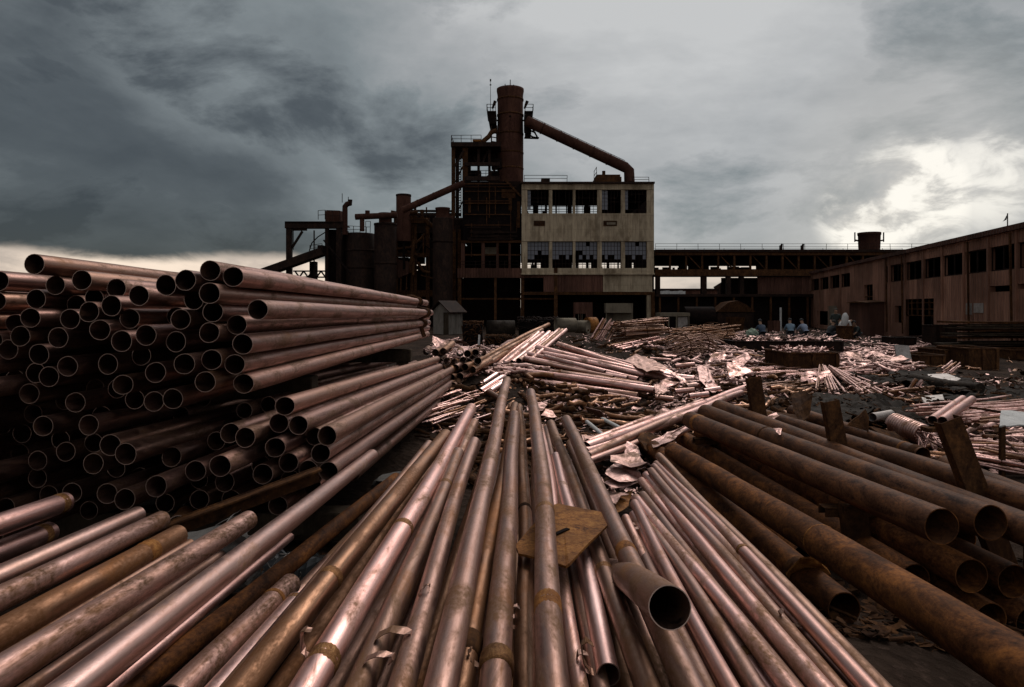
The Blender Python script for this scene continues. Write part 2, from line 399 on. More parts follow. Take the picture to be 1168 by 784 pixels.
def coupling(ob, t, mat=None, w=.03, g=1.04, name='coupling'):
    p,d,r=at_len(ob,t); m=MB()
    pr=[(1.0,-1),(g,-.85),(g*1.02,-.3),(g*.995,0),(g*1.02,.4),(g,.85),(1.0,1)]
    u=d.to_track_quat('Z','Y'); seg=18; vs=[]
    for q,h in pr:
        for i in range(seg):
            a=2*math.pi*i/seg; vs.append(u@Vector((math.cos(a)*r*q,math.sin(a)*r*q,h*w)))
    m.add(vs,[(k*seg+i,k*seg+(i+1)%seg,(k+1)*seg+(i+1)%seg,(k+1)*seg+i) for k in range(len(pr)-1) for i in range(seg)],0,True)
    return m.build(name,mat or M['brass'],ob,loc=p)
def curl(ob, t, ang, mat=None, size=.05, name='torn_strip'):
    """a torn copper strip still hanging on the pipe"""
    p,d,r=at_len(ob,t); u=d.to_track_quat('Z','Y'); m=MB()
    e=u@Vector((math.cos(ang),math.sin(ang),0)); s=d.cross(e)
    vs=[]; n=9; w=size*.36
    for k in range(n):
        a=k/(n-1)*rng.uniform(3.2,4.4)
        q=p+e*(r*.92+size*.5*math.sin(a)*.6+size*.25*k/n)+s*(size*.6*(1-math.cos(a)))+d*(size*.5*k/n)
        ww=w*(1+.25*math.sin(k*2.3))
        vs+= [q-d*ww*.6+e*.004*math.sin(k*3),q+d*ww*.6]
    fs=[(2*k,2*k+1,2*k+3,2*k+2) for k in range(n-1)]
    m.add(vs,fs,0,False)
    o=m.build(name,mat or M['rod'],ob)
    so_=o.modifiers.new('thick','SOLIDIFY'); so_.thickness=.002
    return o
# ------------------------------------------------------------------ the tall copper stack (ends traced, parallel pipes pushed apart until none overlap)
UP=[(75,125,36),(155,97,45),(270,157,42),(193,192,42),(312,190,40),(362,120,44),(390,188,40),(460,165,33),(518,150,42),(618,183,45),(748,152,46),(830,122,47),(932,80,46),(1025,97,46),(932,172,48),(850,200,43),(10,203,35),(155,265,45),(295,262,45),(393,255,45),(512,240,46),(610,272,44),(740,270,40),(808,273,45),(948,262,45),(1145,248,45),(65,308,42),(90,368,45),(258,350,45),(443,338,47),(648,362,48),(543,390,48),(780,385,46),(930,348,45),(1050,312,43),(1080,398,46),(0,388,34),(170,438,45),(627,455,42),(488,487,45),(822,485,48),(940,488,46),(1040,490,46),(1082,568,45),(0,490,32),(172,530,44),(285,512,45),(120,530,35),(690,525,47),(547,578,45),(915,548,48),(1005,545,35),(243,585,45),(133,620,45),(500,605,40),(55,560,40),(435,560,38),(768,640,46),(598,655,42),(687,657,45),(482,693,40),(327,665,44),(265,665,38),(165,690,40),(0,697,30),(10,750,32)]
LOW3=[(98,210,40),(192,180,46),(362,168,45),(270,240,40),(85,295,38),(170,328,42),(55,355,32),(255,375,36),(330,280,42),(383,263,40),(415,338,46),(502,270,52),(580,338,54),(515,370,38),(684,400,51),(755,307,43),(865,365,46),(880,410,38),(5,430,36),(157,427,41),(215,470,40),(155,505,35),(325,475,42),(475,483,46),(557,505,48),(395,555,38),(730,520,40),(620,405,32),(888,503,42)]
LOW4=[(310,127,42),(85,210,43),(382,185,42),(258,205,42),(185,250,45),(452,228,38),(515,230,42),(305,270,44),(482,303,42),(355,337,43),(20,268,38),(82,332,52),(427,357,42),(238,318,40),(235,405,45),(330,395,42),(65,430,43),(522,377,42),(90,505,42),(430,455,36),(342,498,36),(275,555,42)]
ends=[]
for (x,y,r_) in UP: ends.append([x/3.893,290+y/3.893,r_,0])
for (x,y,r_) in LOW3: ends.append([x/3.893,440+y/3.893,r_,1])
for (x,y,r_) in LOW4: ends.append([240+x/3.893,440+y/3.893,r_,1])
RS=.05
pos=[]
for (x,y,r_,b) in ends:
    d=min(4.1,max(3.05,RS*F*3.893/r_))*.6+3.37*.4+rng.uniform(-.03,.03)
    p=P(x,y,d); pos.append([p.x,p.z,d,b,0])
# pipes whose ends sit deeper, seen only through the gaps, and those that run on past the frame
for _ in range(9000):
    if len(pos)>205: break
    x=rng.uniform(-3.2,-1.0); z=rng.uniform(.66,1.98)
    d=rng.uniform(3.9,4.7) if x>-2.52 else rng.uniform(3.15,3.5)
    px=CX+x/d*F
    if x>-2.55:
        lim_top=1.8+(351-322)/F*3.4 if x<-1.6 else 1.8+.13
        if z>lim_top-.03: continue
        if x>-1.42 and not (z<1.28-(x+1.2)*.9): continue
        if x>-1.95 and 1.2<z<1.42: continue
        if z<1.05-.0*x and x>-.95: continue
        if x>-1.0-.0 and z>1.1: continue
    if all((x-q[0])**2+(z-q[1])**2>(2*RS*.93)**2 for q in pos):
        pos.append([x,z,d,1 if z<1.3 else 0,1])
# (the push below settles them all)
for it in range(260):
    for i in range(len(pos)):
        a=pos[i]
        for j in range(i):
            b=pos[j]; ex=a[0]-b[0]; ez=a[1]-b[1]; q=ex*ex+ez*ez
            if q<(2*RS+.002)**2:
                q=math.sqrt(q) or 1e-4; push=(2*RS+.0025-q)/q*.5; wa=.8 if a[4]>=b[4] else .2
                if a[4]==b[4]: wa=.5
                a[0]+=ex*push*2*wa*.5; a[1]+=ez*push*2*wa*.5; b[0]-=ex*push*(1-wa); b[1]-=ez*push*(1-wa)
rows={}
for i,(x,z,d,b,deep) in enumerate(pos):
    if not deep: rows.setdefault((b,int((2.06-z)/.088) if b==0 else int((1.45-z)/.088)),[]).append(i)
lab={}
for (b,k),ids in rows.items():
    ids.sort(key=lambda i:-pos[i][0])
    ks=sorted(q for (bb,q) in rows if bb==b).index(k)
    for j,i in enumerate(ids):
        if b==0: lab[i]=f"long copper pipe of the tall stack, {ordn(ks)} tier from top, {ordn(j)} from its open side"
        else: lab[i]=f"dark copper pipe of the low pile under the stack, {ordn(ks)} tier down, {ordn(j)} from rods"
for i,(x,z,d,b,deep) in enumerate(pos):
    L=rng.uniform(7.6,8.7) if b==0 else rng.uniform(6.3,6.9)
    if b==1 and x<-1.5: L=rng.uniform(5.5,7)
    dx_,dz_=((-.0116,-.009) if b==0 else (.008,-.040))
    p0=Vector((x,d,z)); p1=p0+Vector((dx_*L,L,dz_*L))
    l=lab.get(i,"dark copper pipe wedged deep in the stack with its end set back behind others")
    pipe('copper_pipe',[p0,p1],RS,M['stack'],l,'pipe','copper pipes of the big stack beside the yard',wob=.0012 if deep else .003,seg=20 if not deep else 14,wall=.0022,rings=22 if not deep else 8,dents=.02,squash=rng.uniform(0,.035))
# timber bearers that carry the upper pipes, and the wire that binds their far ends
def bearer(x0,x1,y,z0,z1,w_,label):
    m=MB(); m.box(x0,y-w_/2,z0,x1,y+w_/2,z1); o=m.build('timber_bearer',M['wood'],origin=((x0+x1)/2,y,z0)); b=o.modifiers.new('b','BEVEL'); b.width=.008
    tag(o,label,'timber beam','timber bearers under the copper stack')
bearer(-3.25,-1.37,4.75,1.17,1.325,.16,"squared timber bearer under the near end of the tall copper stack")
bearer(-3.25,-1.33,9.05,1.08,1.25,.16,"squared timber bearer under the bound far end of the copper stack")
bearer(-3.3,-.95,4.3,.36,.53,.18,"timber bearer under the near part of the low copper pile")
bearer(-3.3,-.85,8.3,.16,.34,.18,"timber bearer under the far end of the low copper pile")
for x,label in ((-3.1,"timber post at the outer end of the low pile's near bearer"),(-2.1,"timber post midway under the low pile's near bearer")):
    m=MB(); m.box(x-.09,4.2,-.05,x+.09,4.4,.357); tag(m.build('timber_post',M['wood'],origin=(x,4.3,0)),label,'timber post','timber posts under the stack bearers')
for x,y,label in ((-3.32,4.75,"tall timber post at the outer end of the stack's near bearer"),(-3.32,9.05,"tall timber post at the outer end of the stack's far bearer")):
    m=MB(); m.box(x-.07,y-.07,H(x,y)-.05,x+.07,y+.07,1.9); tag(m.build('timber_post',M['wood'],origin=(x,y,0)),label,'timber post','timber posts under the stack bearers')
for x,y,label in ((-1.5,4.75,"short timber post under the near bearer of the copper stack"),(-1.45,9.05,"short timber post under the far bearer of the copper stack")):
    m=MB(); m.box(x-.07,y-.07,H(x,y)-.05,x+.07,y+.07,1.168 if y<6 else 1.078); tag(m.build('timber_post',M['wood'],origin=(x,y,0)),label,'timber post','timber posts under the stack bearers')
ymid=10.35; up_=[(q[0]-.0116*7,q[1]-.009*7) for q in pos if q[3]==0]
def face_x(z): return max((x+math.sqrt(max(0,.06**2-(zz-z)**2)) for x,zz in up_ if abs(zz-z)<.058),default=-1.42)
def top_z(x): return max((z+math.sqrt(max(0,.06**2-(xx-x)**2)) for xx,z in up_ if abs(xx-x)<.058),default=1.9)
loop=[(-2.6+.06*i,top_z(-2.6+.06*i)+.01) for i in range(21)]
loop=[q for q in loop if q[0]<-1.42]+[(face_x(1.99-.045*i)+.008,1.99-.045*i) for i in range(15)]
m=MB()
for k in range(3): m.tube([Vector((x+.012*k,ymid+.035*(k-1)+.02*math.sin(i*1.3+k),z)) for i,(x,z) in enumerate(loop)],.015,6)
tag(m.build('binding_wire',M['rust'],origin=(-1.4,ymid,1.4)),"rusty twisted wire binding the far end of the tall copper stack",'wire')
# rusty angle iron leaning across the low pile
m=MB(); a=P(172,612,2.95); b=P(363,541,3.25)
m.bar(a,b,.008,.075); m.bar(a+Vector((.02,-.03,.033)),b+Vector((.02,-.03,.033)),.06,.008)
tag(m.build('angle_iron',M['rust'],origin=a),"rusty angle iron lying across the ends of the low copper pile",'steel bar')

# ------------------------------------------------------------------ rods fanning away from the viewer
def hp(px,py,h): return P(px,py,h*F/(py-HY))
def rod(label, b, f_, dia, hn, hf, mat, coup=(), strips=(), name='copper_rod', group='long copper rods running away underfoot', wob=.010, back=None, **kw):
    kw.setdefault('dents',.022)
    n_=hp(b[0],b[1],hn); q=hp(f_[0],f_[1],hf)
    if back is not None:
        d=(n_-q).normalized(); t=(n_.y-back)/(-d.y) if d.y<0 else 0; n_=n_+d*t
    L=(q-n_).length
    o=pipe(name,[n_,q],dia/2,mat,label,'rod' if 'rod' in name else 'pipe',group,wob=wob,seg=24,wall=.003,rings=26,**kw)
    def tt(py):   # fraction of the rod where it crosses a photo row
        lo,hi=0,1
        for _ in range(40):
            mid=(lo+hi)/2; p=n_.lerp(q,mid); yy=HY+(CZ-p.z)/max(p.y,.05)*F
            if yy>py: lo=mid
            else: hi=mid
        return lo
    for c in coup: coupling(o,tt(c[0]),M.get(c[1]) if len(c)>1 else None, w=c[2] if len(c)>2 else .022, g=c[3] if len(c)>3 else 1.025)
    for s in strips: curl(o,tt(s[0]),s[1],size=s[2])
    return o
UPV=math.pi/2
B0=.62
rod("orange-browned copper rod nearest the bare copper tubes, far tip by the dark pile",(284,784),(507,497),.078,.90,.80,M['brown'],[(664,'brass')],back=B0)
rod("thin dull copper rod pressed against the orange-browned rod's outer side",(262,784),(489,505),.05,.97,.86,M['rod'],back=B0)
rod("pinkish copper rod with a gold ring and torn tab, beside the orange-browned rod",(352,784),(537,468),.080,.89,.76,M['pink'],[(756,'brass',.03),(606,'brass')],[(748,2.4,.06)],back=B0)
rod("copper rod with a ragged strip on its side, third from the bare tubes",(404,784),(524,519),.070,.92,.82,M['rod'],[(555,'brass')],[(742,.4,.08),(770,.2,.06)],back=B0)
rod("copper rod with a brass ring midway, tip among bright wire scrap",(411,784),(543,484),.066,.99,.80,M['rod'],[(560,'brass')],back=B0)
rod("mottled bronze copper rod with one pale smear near its lower end",(457,784),(542,503),.068,.92,.80,M['rod'],(),[(690,.1,.035)],back=B0)
rod("thick pale copper rod rising highest, its tip against the tube heap",(497,784),(579,434),.080,.87,.68,M['rod'],back=B0)
rod("golden-brown slim rod ending in a wide worn joint low down",(529,784),(586,463),.064,.93,.78,M['brown'],[(737,'rust',.05,1.2)],[(735,1.2,.06)],back=B0)
rod("grey-brown copper rod with a frayed yellow joint near the viewer",(570,784),(585,474),.078,.89,.79,M['rod'],[(755,'brass',.035,1.12)],[(745,2.2,.05)],back=B0)
rod("dark rusty-brown rod passing beneath the left corner of the steel plate",(601,784),(593,466),.060,.95,.82,M['brown'],[(580,'rust')],[(700,1.3,.05),(716,1.6,.05)],back=B0)
rod("copper rod lying over the rusty plate with an orange ring",(637,784),(607,448),.074,.82,.69,M['rod'],[(690,'rusthot',.04),(584,'brass')],back=B0)
rod("slim light copper rod passing under the steel plate",(666,784),(616,486),.048,.98,.94,M['pink'],back=B0)
rod("grey copper rod whose tip stands beside the plate's upper edge",(690,812),(624,490),.052,1.0,.95,M['rod'],back=B0)
rod("bright pink copper rod with a crushed curled end near the viewer",(692,772),(634,520),.064,.98,.93,M['bright'],(),[(768,1.5,.07),(764,1.0,.06)])
rod("smooth brown-grey copper rod just right of the crushed pink one",(733,784),(629,482),.068,.955,.90,M['rod'],[(652,'brass')],back=B0)
rod("long mottled rod touching the plate's right corner and passing under the elbow",(790,784),(645,480),.074,.90,.78,M['rod'],[(628,'rusthot',.03)],back=B0)
# hidden lower layer seen in the gaps
for i,(b,f_) in enumerate([(318,505),(378,530),(430,545),(478,560),(512,575),(548,590),(586,592),(620,612),(650,618),(712,636),(760,650),(240,488)]):
    rod("dark copper rod of the lower layer showing through a gap",(b,784),(f_,500+rng.uniform(-8,25)),.07,1.08+rng.uniform(0,.05),.97,M['rod'] if i%3 else M['brown'],group='lower layer of copper rods in the gaps',back=B0)

# ------------------------------------------------------------------ bare copper tubes at the lower corner
def tubeC(label, far, d, dia, vp, near, mat, **kw):
    q=P(far[0],far[1],d); v=Vector(((vp[0]-CX)/F,1,(HY-vp[1])/F))
    n_=q-v*(d-near)
    return pipe('copper_tube',[n_,q],dia/2,mat,label,'tube','bare copper tubes lying beside the low pile',wob=.004,seg=24,wall=.003,rings=20,**kw)
VP0=(576,400)
o=tubeC("uppermost bare copper tube by the low pile, cut off at the frame edge",(73,572),2.72,.078,VP0,1.5,M['pink']); coupling(o,.97,M['brass'],.02,1.02)
o=tubeC("short-looking bright copper tube second from the top of the corner group",(57,606),2.68,.082,VP0,1.5,M['pink']); coupling(o,.96,M['brass'],.02,1.02)
tubeC("thin dark tube beneath the second bright tube of the corner group",(47,622),2.7,.05,VP0,1.5,M['brown'])
tubeC("pale pink copper tube with a smooth skin, third in the corner group",(156,587),2.76,.070,VP0,1.4,M['bright'])
o=tubeC("gold-stained copper tube lying between the pale tube and the rusty one",(184,592),2.72,.070,VP0,1.4,M['scab'])
o=tubeC("chestnut-brown tube with a worn ring, below the gold-stained one",(202,610),2.7,.082,VP0,1.3,M['brown']); coupling(o,.83,M['rusthot'],.035,1.02)
tubeC("dark brown tube tucked under the chestnut tube",(177,641),2.66,.058,(576,404),1.3,M['brown'])
tubeC("long copper tube with dark rust scabs over half its length",(284,594),2.72,.074,(590,402),1.0,M['scab'])
tubeC("thin dull copper tube in the shadow of the scabbed tube",(254,632),2.8,.045,(580,402),1.0,M['rod'])
tubeC("second thin dull tube in the shadow of the scabbed tube",(258,645),2.75,.04,(580,402),1.0,M['rod'])
tubeC("longest bare copper tube, brightest of the corner group, reaching the low pile's foot",(424,520),4.15,.074,(576,400),.95,M['bright'])
tubeC("slim brown tube in the gap below the dark tucked tube",(150,668),2.62,.05,(580,404),1.2,M['brown'])
tubeC("slim copper tube just above the scabbed tube, mostly hidden",(215,622),2.72,.046,(584,402),1.1,M['rod'])
tubeC("slim shiny copper tube hugging the lower side of the longest tube",(330,612),3.2,.04,(580,402),1.0,M['pink'])
q=pipe('rusty_tube',[P(110,822,1.75),P(452,545,4.0)],.036,M['rustpipe'],"matt rusty tube with flaked grey patches beside the longest bare tube",'tube',None,wob=.006,seg=24,rings=22,dents=.03)
o=pipe('copper_tube',[P(195,800,1.72),P(330,668,2.55)],.040,M['scab'],"copper tube with a tarnished blunt tip between rusty tube and rods",'tube','bare copper tubes lying beside the low pile',wob=.003,seg=24)
coupling(o,.80,M['rusthot'],.012,1.06)
o=pipe('copper_tube',[P(234,812,1.65),P(338,688,2.4)],.038,M['bright'],"short bright copper tube with a gold tip next to the orange-browned rod",'tube','bare copper tubes lying beside the low pile',wob=.003,seg=24); coupling(o,.965,M['brass'],.02,1.02)
pipe('copper_pipe',[P(203,600,3.2),P(212,588,3.6)],.046,M['brown'],"stub of dark pipe poking out behind the chestnut tube",'pipe',None)

# ------------------------------------------------------------------ tightly packed slim tubes
EN=13
for i in range(EN):
    t=i/(EN-1); b=(806+t*202,784); f_=(717+t*31+rng.uniform(-3,3),588-t*62+rng.uniform(-7,7))
    lbl=f"slim copper tube in the packed row, {ordn(i)} counted from the open elbow"
    o=rod(lbl,b,f_,.046 if i%4 else .052,.93+.03*math.sin(i*2.1),1.0+.02*math.cos(i*1.7),M['pink'] if i%3 else M['rod'],name='slim_copper_tube',group='packed row of slim copper tubes',wob=.010,dents=.035,back=B0)
    if i==4: coupling(o,.42,M['brass'],.025,1.15)
    if i==11: coupling(o,.52,M['brass'],.012,1.12); curl(o,.36,1.2,size=.05)
for i in range(9):
    t=i/8; rod("slim dark tube of the second layer under the packed row",(800+t*200,784),(722+t*26,596-t*52),.05,1.01+.02*(i%2),1.06,M['rod'],name='slim_copper_tube',group='second layer of slim tubes under the packed row',back=B0)
curl_o=rod("ragged pink tube with crumpled torn end at the head of the packed row",(760,700),(715,590),.04,1.0,.97,M['pink'],(),[(596,1.5,.07),(604,1.0,.06),(612,2,.05)],name='slim_copper_tube',group=None)

# open elbow, plate, shards
o=pipe('elbow_pipe',[P(697,652,2.8),P(716,659,2.3),P(738,673,1.9),P(764,693,1.60)],.050,M['rod'],"short slightly bent copper pipe with a wide open mouth lying over the packed tubes",'pipe',None,seg=30,wall=.0025)
def crumpled(name,pts,th,mat,label,cat,group=None,amp=.02,freq=4,cuts=5,uv=None):
    """a thin sheet with rim pts, subdivided and crumpled"""
    pts=[Vector(p) for p in pts]; c=sum(pts,Vector((0,0,0)))/len(pts)
    bm=bmesh.new(); vv=[bm.verts.new(p-c) for p in pts]; cv=bm.verts.new((0,0,0))
    for i in range(len(vv)):
        try: bm.faces.new((vv[i],vv[(i+1)%len(vv)],cv))
        except ValueError: pass
    bmesh.ops.recalc_face_normals(bm,faces=bm.faces)
    bmesh.ops.subdivide_edges(bm,edges=bm.edges[:],cuts=cuts,use_grid_fill=True)
    nr=sum((f.normal for f in bm.faces),Vector((0,0,0))).normalized(); s=rng.uniform(0,90)
    for v in bm.verts:
        n_=noise.noise(v.co*freq+Vector((s,0,0)))+.5*noise.noise(v.co*freq*2.7+Vector((0,s,0)))
        v.co+=nr*amp*n_+Vector((noise.noise(v.co*freq*2+Vector((0,0,s))),noise.noise(v.co*freq*2+Vector((s,s,0))),0))*amp*.35
    me=bpy.data.meshes.new(name); bm.to_mesh(me); bm.free(); me.materials.append(mat)
    o=link(name,me,None,c); so_=o.modifiers.new('t','SOLIDIFY'); so_.thickness=th
    return tag(o,label,cat,group)
def slab(name,pts,th,mat,label,cat,group=None,kind=None,sub=True):
    """a sheet with thickness th whose rim is pts (in order)"""
    pts=[Vector(p) for p in pts]; n=len(pts); nrm=Vector((0,0,0))
    for i in range(n): nrm+= (pts[i]-pts[0]).cross(pts[(i+1)%n]-pts[0])
    nrm.normalize()
    if nrm.z<0: nrm=-nrm; pts.reverse()
    m=MB(); dn=-nrm*th; c=sum(pts,Vector((0,0,0)))/n
    top=pts+[c]; bot=[p+dn for p in pts]+[c+dn]
    m.add(top,[(i,(i+1)%n,n) for i in range(n)]); m.add(bot,[((i+1)%n,i,n) for i in range(n)])
    m.add(pts+[p+dn for p in pts],[(i,i+n,(i+1)%n+n,(i+1)%n) for i in range(n)])
    o=m.build(name,mat,origin=c)
    return tag(o,label,cat,group,kind)
m=MB(); pl=[hp(588,621,.860),hp(591,630,.868),hp(645,645,.865),hp(649,642,.860),hp(702,590,.850),hp(699,586,.850),hp(636,574,.840),hp(628,577,.841)]
o=crumpled('steel_plate',pl,.009,M['rusthot'],"rusty orange steel plate wedged between the copper rods",'plate',amp=.006,freq=5,cuts=4)
s0=hp(634,609,.851); s1=hp(648,603,.849); mm=MB(); mm.bar(s0,s1,.018,.004); mm.build('slot',M['shade'],o).matrix_parent_inverse=Matrix.Translation(-o.location)  # dark bar laid on the plate, its colour standing for the shade inside the slot
# ------------------------------------------------------------------ rusty steel pipes on the rack
def rp(label,a,b,r,group='rusty steel pipes on the rack',mat='darkpipe',name='rusty_pipe',wall=.005,**kw):
    return pipe(name,[P(*a),P(*b)],r,M[mat],label,'pipe',group,wob=.005,seg=30,wall=wall,rings=24,dents=.016,rim=M['rustpipe'],**kw)
o=rp("rusty pipe on the rack with an open mouth, nearest the fallen diagonal pipe",(1075,602,3.4),(787,479,7.4),.09); coupling(o,.93,M['rusthot'],.05,1.02,'weld_collar')
o=rp("rusty pipe with an open mouth, second in the rack row, wired midway",(1131,597,3.45),(804,470.5,7.6),.09); coupling(o,.62,M['rust'],.015,1.04,'weld_collar')
rp("rusty pipe third in the rack row, between two leaning stakes",(1205,617,3.32),(820,465,7.8),.086)
rp("slimmer rusty pipe fourth in the rack row, behind the leaning stakes",(1185,579,3.98),(872,474,7.9),.08)
o=rp("rusty pipe with a plain blunt end beside the copper coil",(1053,519,5.9),(903,469,8.4),.07); coupling(o,.03,M['rust'],.05,1.06,'weld_collar'); coupling(o,.1,M['rusthot'],.02,1.03,'weld_collar')
rp("rusty pipe behind the tallest leaning stake at the rack's outer edge",(1205,583,4.0),(1080,531,5.4),.075)
o=rp("thick rust-brown pipe fallen diagonally in front of the rack",(1330,866,1.45),(768,514,6.4),.08,None,'rustpipe',wall=.006); coupling(o,.345,M['rusthot'],.005,1.015,'weld_seam')
o=rp("rust-brown pipe beneath the diagonal one, its mouth open under a torn flake",(964,696,3.2),(745,511,7.0),.078,None,'rustpipe'); coupling(o,.12,M['rust'],.03,1.03,'weld_collar')
low='lower layer of rusty pipes under the rack'
for a,r_,l in (((1108,657,3.5),.088,"dark pipe mouth directly below the rack's two open pipes"),((1156,664,3.55),.088,"dark pipe mouth beside it near the frame edge, under the rack"),
    ((1130,707,3.45),.084,"lowest dark pipe mouth under the rack, resting on the ground"),((1176,712,3.45),.084,"lowest dark pipe at the frame edge under the rack"),
    ((1043,661,3.7),.085,"dark pipe under the rack, set back behind the square post"),((1098,616,3.95),.08,"dark pipe end peeping between the rack's two open pipes")):
    X,Y,Z=P(*a); pipe('rusty_pipe',[Vector((X,Y,Z)),Vector((X-.22,Y+4.2,Z-.03))],r_,M['rustpipe'],l,'pipe',low,wob=.004,seg=26,rings=14,wall=.005,rim=M['rustpipe'])
for k,(x,z) in enumerate(((1.75,.16),(1.93,.15),(2.15,.12),(1.62,.32))):
    pipe('rusty_pipe',[Vector((x,4.3+.2*k,z)),Vector((x-.2,8.3,z))],.085,M['rustpipe'],"pipe lost in the dark under the rack behind the square post",'pipe',low,seg=20,rings=8)
# rack: bearers, square posts, leaning stakes
def channel(name,a,b,w_,mat,label=None,cat=None,group=None,face=(0,-1,0),th=.008):
    """a folded U channel from a to b, its back towards face"""
    a=Vector(a);b=Vector(b);d=(b-a).normalized();f_=Vector(face);f_=(f_-d*f_.dot(d)).normalized();s=d.cross(f_)
    m=MB(); h=w_*.55
    m.bar(a+f_*h*.5,b+f_*h*.5,th,w_,up=s) if False else None
    def quad(o0,u,hw,v,hv):
        vs=[]
        for p in (a,b):
            for x,y in ((-1,-1),(1,-1),(1,1),(-1,1)): vs.append(p+o0+u*(x*hw)+v*(y*hv))
        m.add(vs,[(0,1,2,3),(7,6,5,4),(0,4,5,1),(1,5,6,2),(2,6,7,3),(3,7,4,0)])
    quad(f_*h*.5,s,w_/2,f_,th/2)
    quad(s*(w_/2-th/2)-f_*.003,f_,h*.5-th/2,s,th/2); quad(-s*(w_/2-th/2)-f_*.003,f_,h*.5-th/2,s,th/2)
    o=m.build(name,mat,origin=a); bv=o.modifiers.new('b','BEVEL'); bv.width=.002
    return tag(o,label,cat,group)
def stake(label,top,bot,w_,grp='leaning steel stakes of the pipe rack',name='steel_stake'):
    a=P(*bot); b=P(*top); ext=(a-b).normalized(); n_=0
    while a.z>.05 and n_<80: a=a+ext*.02; n_+=1
    return channel(name,a,b,w_,M['rust'],label,'stake',grp)
stake("leaning rusty stake with a bent head at the rack's far end",(859,430,7.2),(868,492,7.2),.145)
stake("rusty stake standing straight between the rack pipes",(946,457,5.4),(957,516,5.4),.125)
stake("dark tilted stake in front of the copper coil and twin tubes",(1080,478,4.35),(1110,556,4.35),.14)
stake("square rusty post holding up the rack under its front pipe",(972,573,4.2),(979,640,4.2),.145,None,'rack_post')
stake("far rusty post of the rack beneath the front pipe's end",(812,497,7.1),(815,525,7.1),.15,None,'rack_post')
m=MB()
rackm=[]
for y,l in ((4.3,"near crossbar of the pipe rack under the open mouths"),(6.95,"far crossbar of the pipe rack behind the fallen pipe")):
    x0=1.95 if y<5 else 1.85; z1=(.70-.09-(y-3.4)*.03)-.012
    channel('rack_crossbar',(x0,y,z1-.05),(3.35,y,z1-.05),.10,M['rust'],l,'crossbar','crossbars of the pipe rack',face=(0,0,1))
for y,l in ((4.3,"outer post of the rack's near crossbar"),(6.95,"outer post of the rack's far crossbar")):
    z1=(.70-.09-(y-3.4)*.03)-.012; channel('rack_post',(3.3,y,-.02),(3.3,y,z1-.02),.12,M['rust'],l,'stake')
# bent head flap of the far stake, torn flake, bits of plate
def ragged(name,cpx,d,pts,th,mat,label,cat,group=None):
    """an upright or tilted torn sheet given by photo outline at distance d, each corner pushed in depth"""
    return crumpled(name,[P(x,y,d+dd) for x,y,dd in pts],th,mat,label,cat,group,amp=.02,freq=7,cuts=4)
ragged('rust_flake',0,3.5,[(897,655,.1),(914,640,-.05),(931,638,-.1),(947,654,.05),(930,666,.15),(915,670,.2)],.012,M['rusthot'],"curled orange rust flake on top of the lower diagonal pipe",'metal flake')
ragged('bent_plate',0,7.0,[(905,470,.2),(903,452,.5),(915,446,.6),(927,452,.2),(922,478,0),(912,482,0)],.01,M['rust'],"bent rusty plate standing between the two rack stakes",'plate')
ragged('bent_plate',0,7.4,[(870,487,0),(866,470,.1),(890,472,.4),(920,476,.3),(918,488,0),(898,500,-.1)],.01,M['rust'],"low folded rusty plate behind the first leaning stake",'plate')
ragged('triangular_plate',0,6.6,[(965,485,0),(987,467,.15),(990,492,.1)],.012,M['rust'],"triangular rusty gusset plate standing behind the rack pipes",'plate')
ragged('bent_plate',0,6.8,[(991,487,.1),(1020,493,.2),(1052,512,.2),(1049,520,-.1),(1020,505,-.2)],.012,M['rust'],"shallow rusty tray plate beneath the copper coil",'plate')
ragged('pink_sheet_scrap',0,6.9,[(871,479,0),(885,470,.1),(889,475,0),(876,482,-.1)],.003,M['scrap'],"small pink copper scrap lying on the rack's third pipe",'scrap sheet')
ragged('pink_sheet_scrap',0,5.7,[(882,489,.1),(893,491,0),(889,497,-.1)],.003,M['scrap'],"tiny pink copper scrap wired onto the rack's second pipe",'scrap sheet')
# wire wound round the lower diagonal pipe and the wired joint
m=MB()
for (px,py,d,r_) in ((788,543,6.0,.095),(803,548,5.7,.095)):
    c=P(px,py,d); m.tube([c+Vector((math.cos(a)*r_,.12*math.sin(a*1.0+.4),math.sin(a)*r_)) for a in [i*.33 for i in range(20)]],.008,6)
tag(m.build('tie_wire',M['rust'],origin=P(795,546,5.8)),"rusty tie wire looped round the lower diagonal pipe",'wire')

# ------------------------------------------------------------------ mid-yard heap of copper tubes
def tubeM(label,a,b,dia,mat='pink',group=None,name='scrap_tube',**kw):
    return pipe(name,[P(*a),P(*b)],dia/2,M[mat],label,'tube',group,wob=.012,seg=12,rings=10,wall=.004,dents=.05,**kw)
A=[((746,445,10.5),(567,421,11.5),'pink'),((727,452,10.4),(563,427,11.4),'pink'),((731,458,10.3),(580,430,11.3),'scrap'),((716,462,10.2),(590,437,11.2),'pink'),((713,466,10.1),(602,443,11.0),'rod'),((709,471,10.0),(604,455,10.9),'pink'),((738,449,10.7),(575,424,11.8),'rod'),((722,456,10.5),(598,431,11.6),'pink'),((700,463,10.3),(585,447,11.3),'rod'),((741,441,10.9),(600,420,11.9),'scrap'),((757,450,10.8),(640,432,11.7),'rod'),((752,458,10.6),(640,440,11.5),'pink')]
for k_ in range(16):
    a,b,m_=A[k_%12]; t=rng.uniform(-.04,.1); A.append(((a[0]+rng.uniform(-26,4),a[1]+rng.uniform(-3,6),a[2]+rng.uniform(.05,.25)),(b[0]+rng.uniform(-4,14),b[1]+rng.uniform(-2,8),b[2]+rng.uniform(.05,.25)),('rod','pink','pink','scrap','brown')[k_%5]))
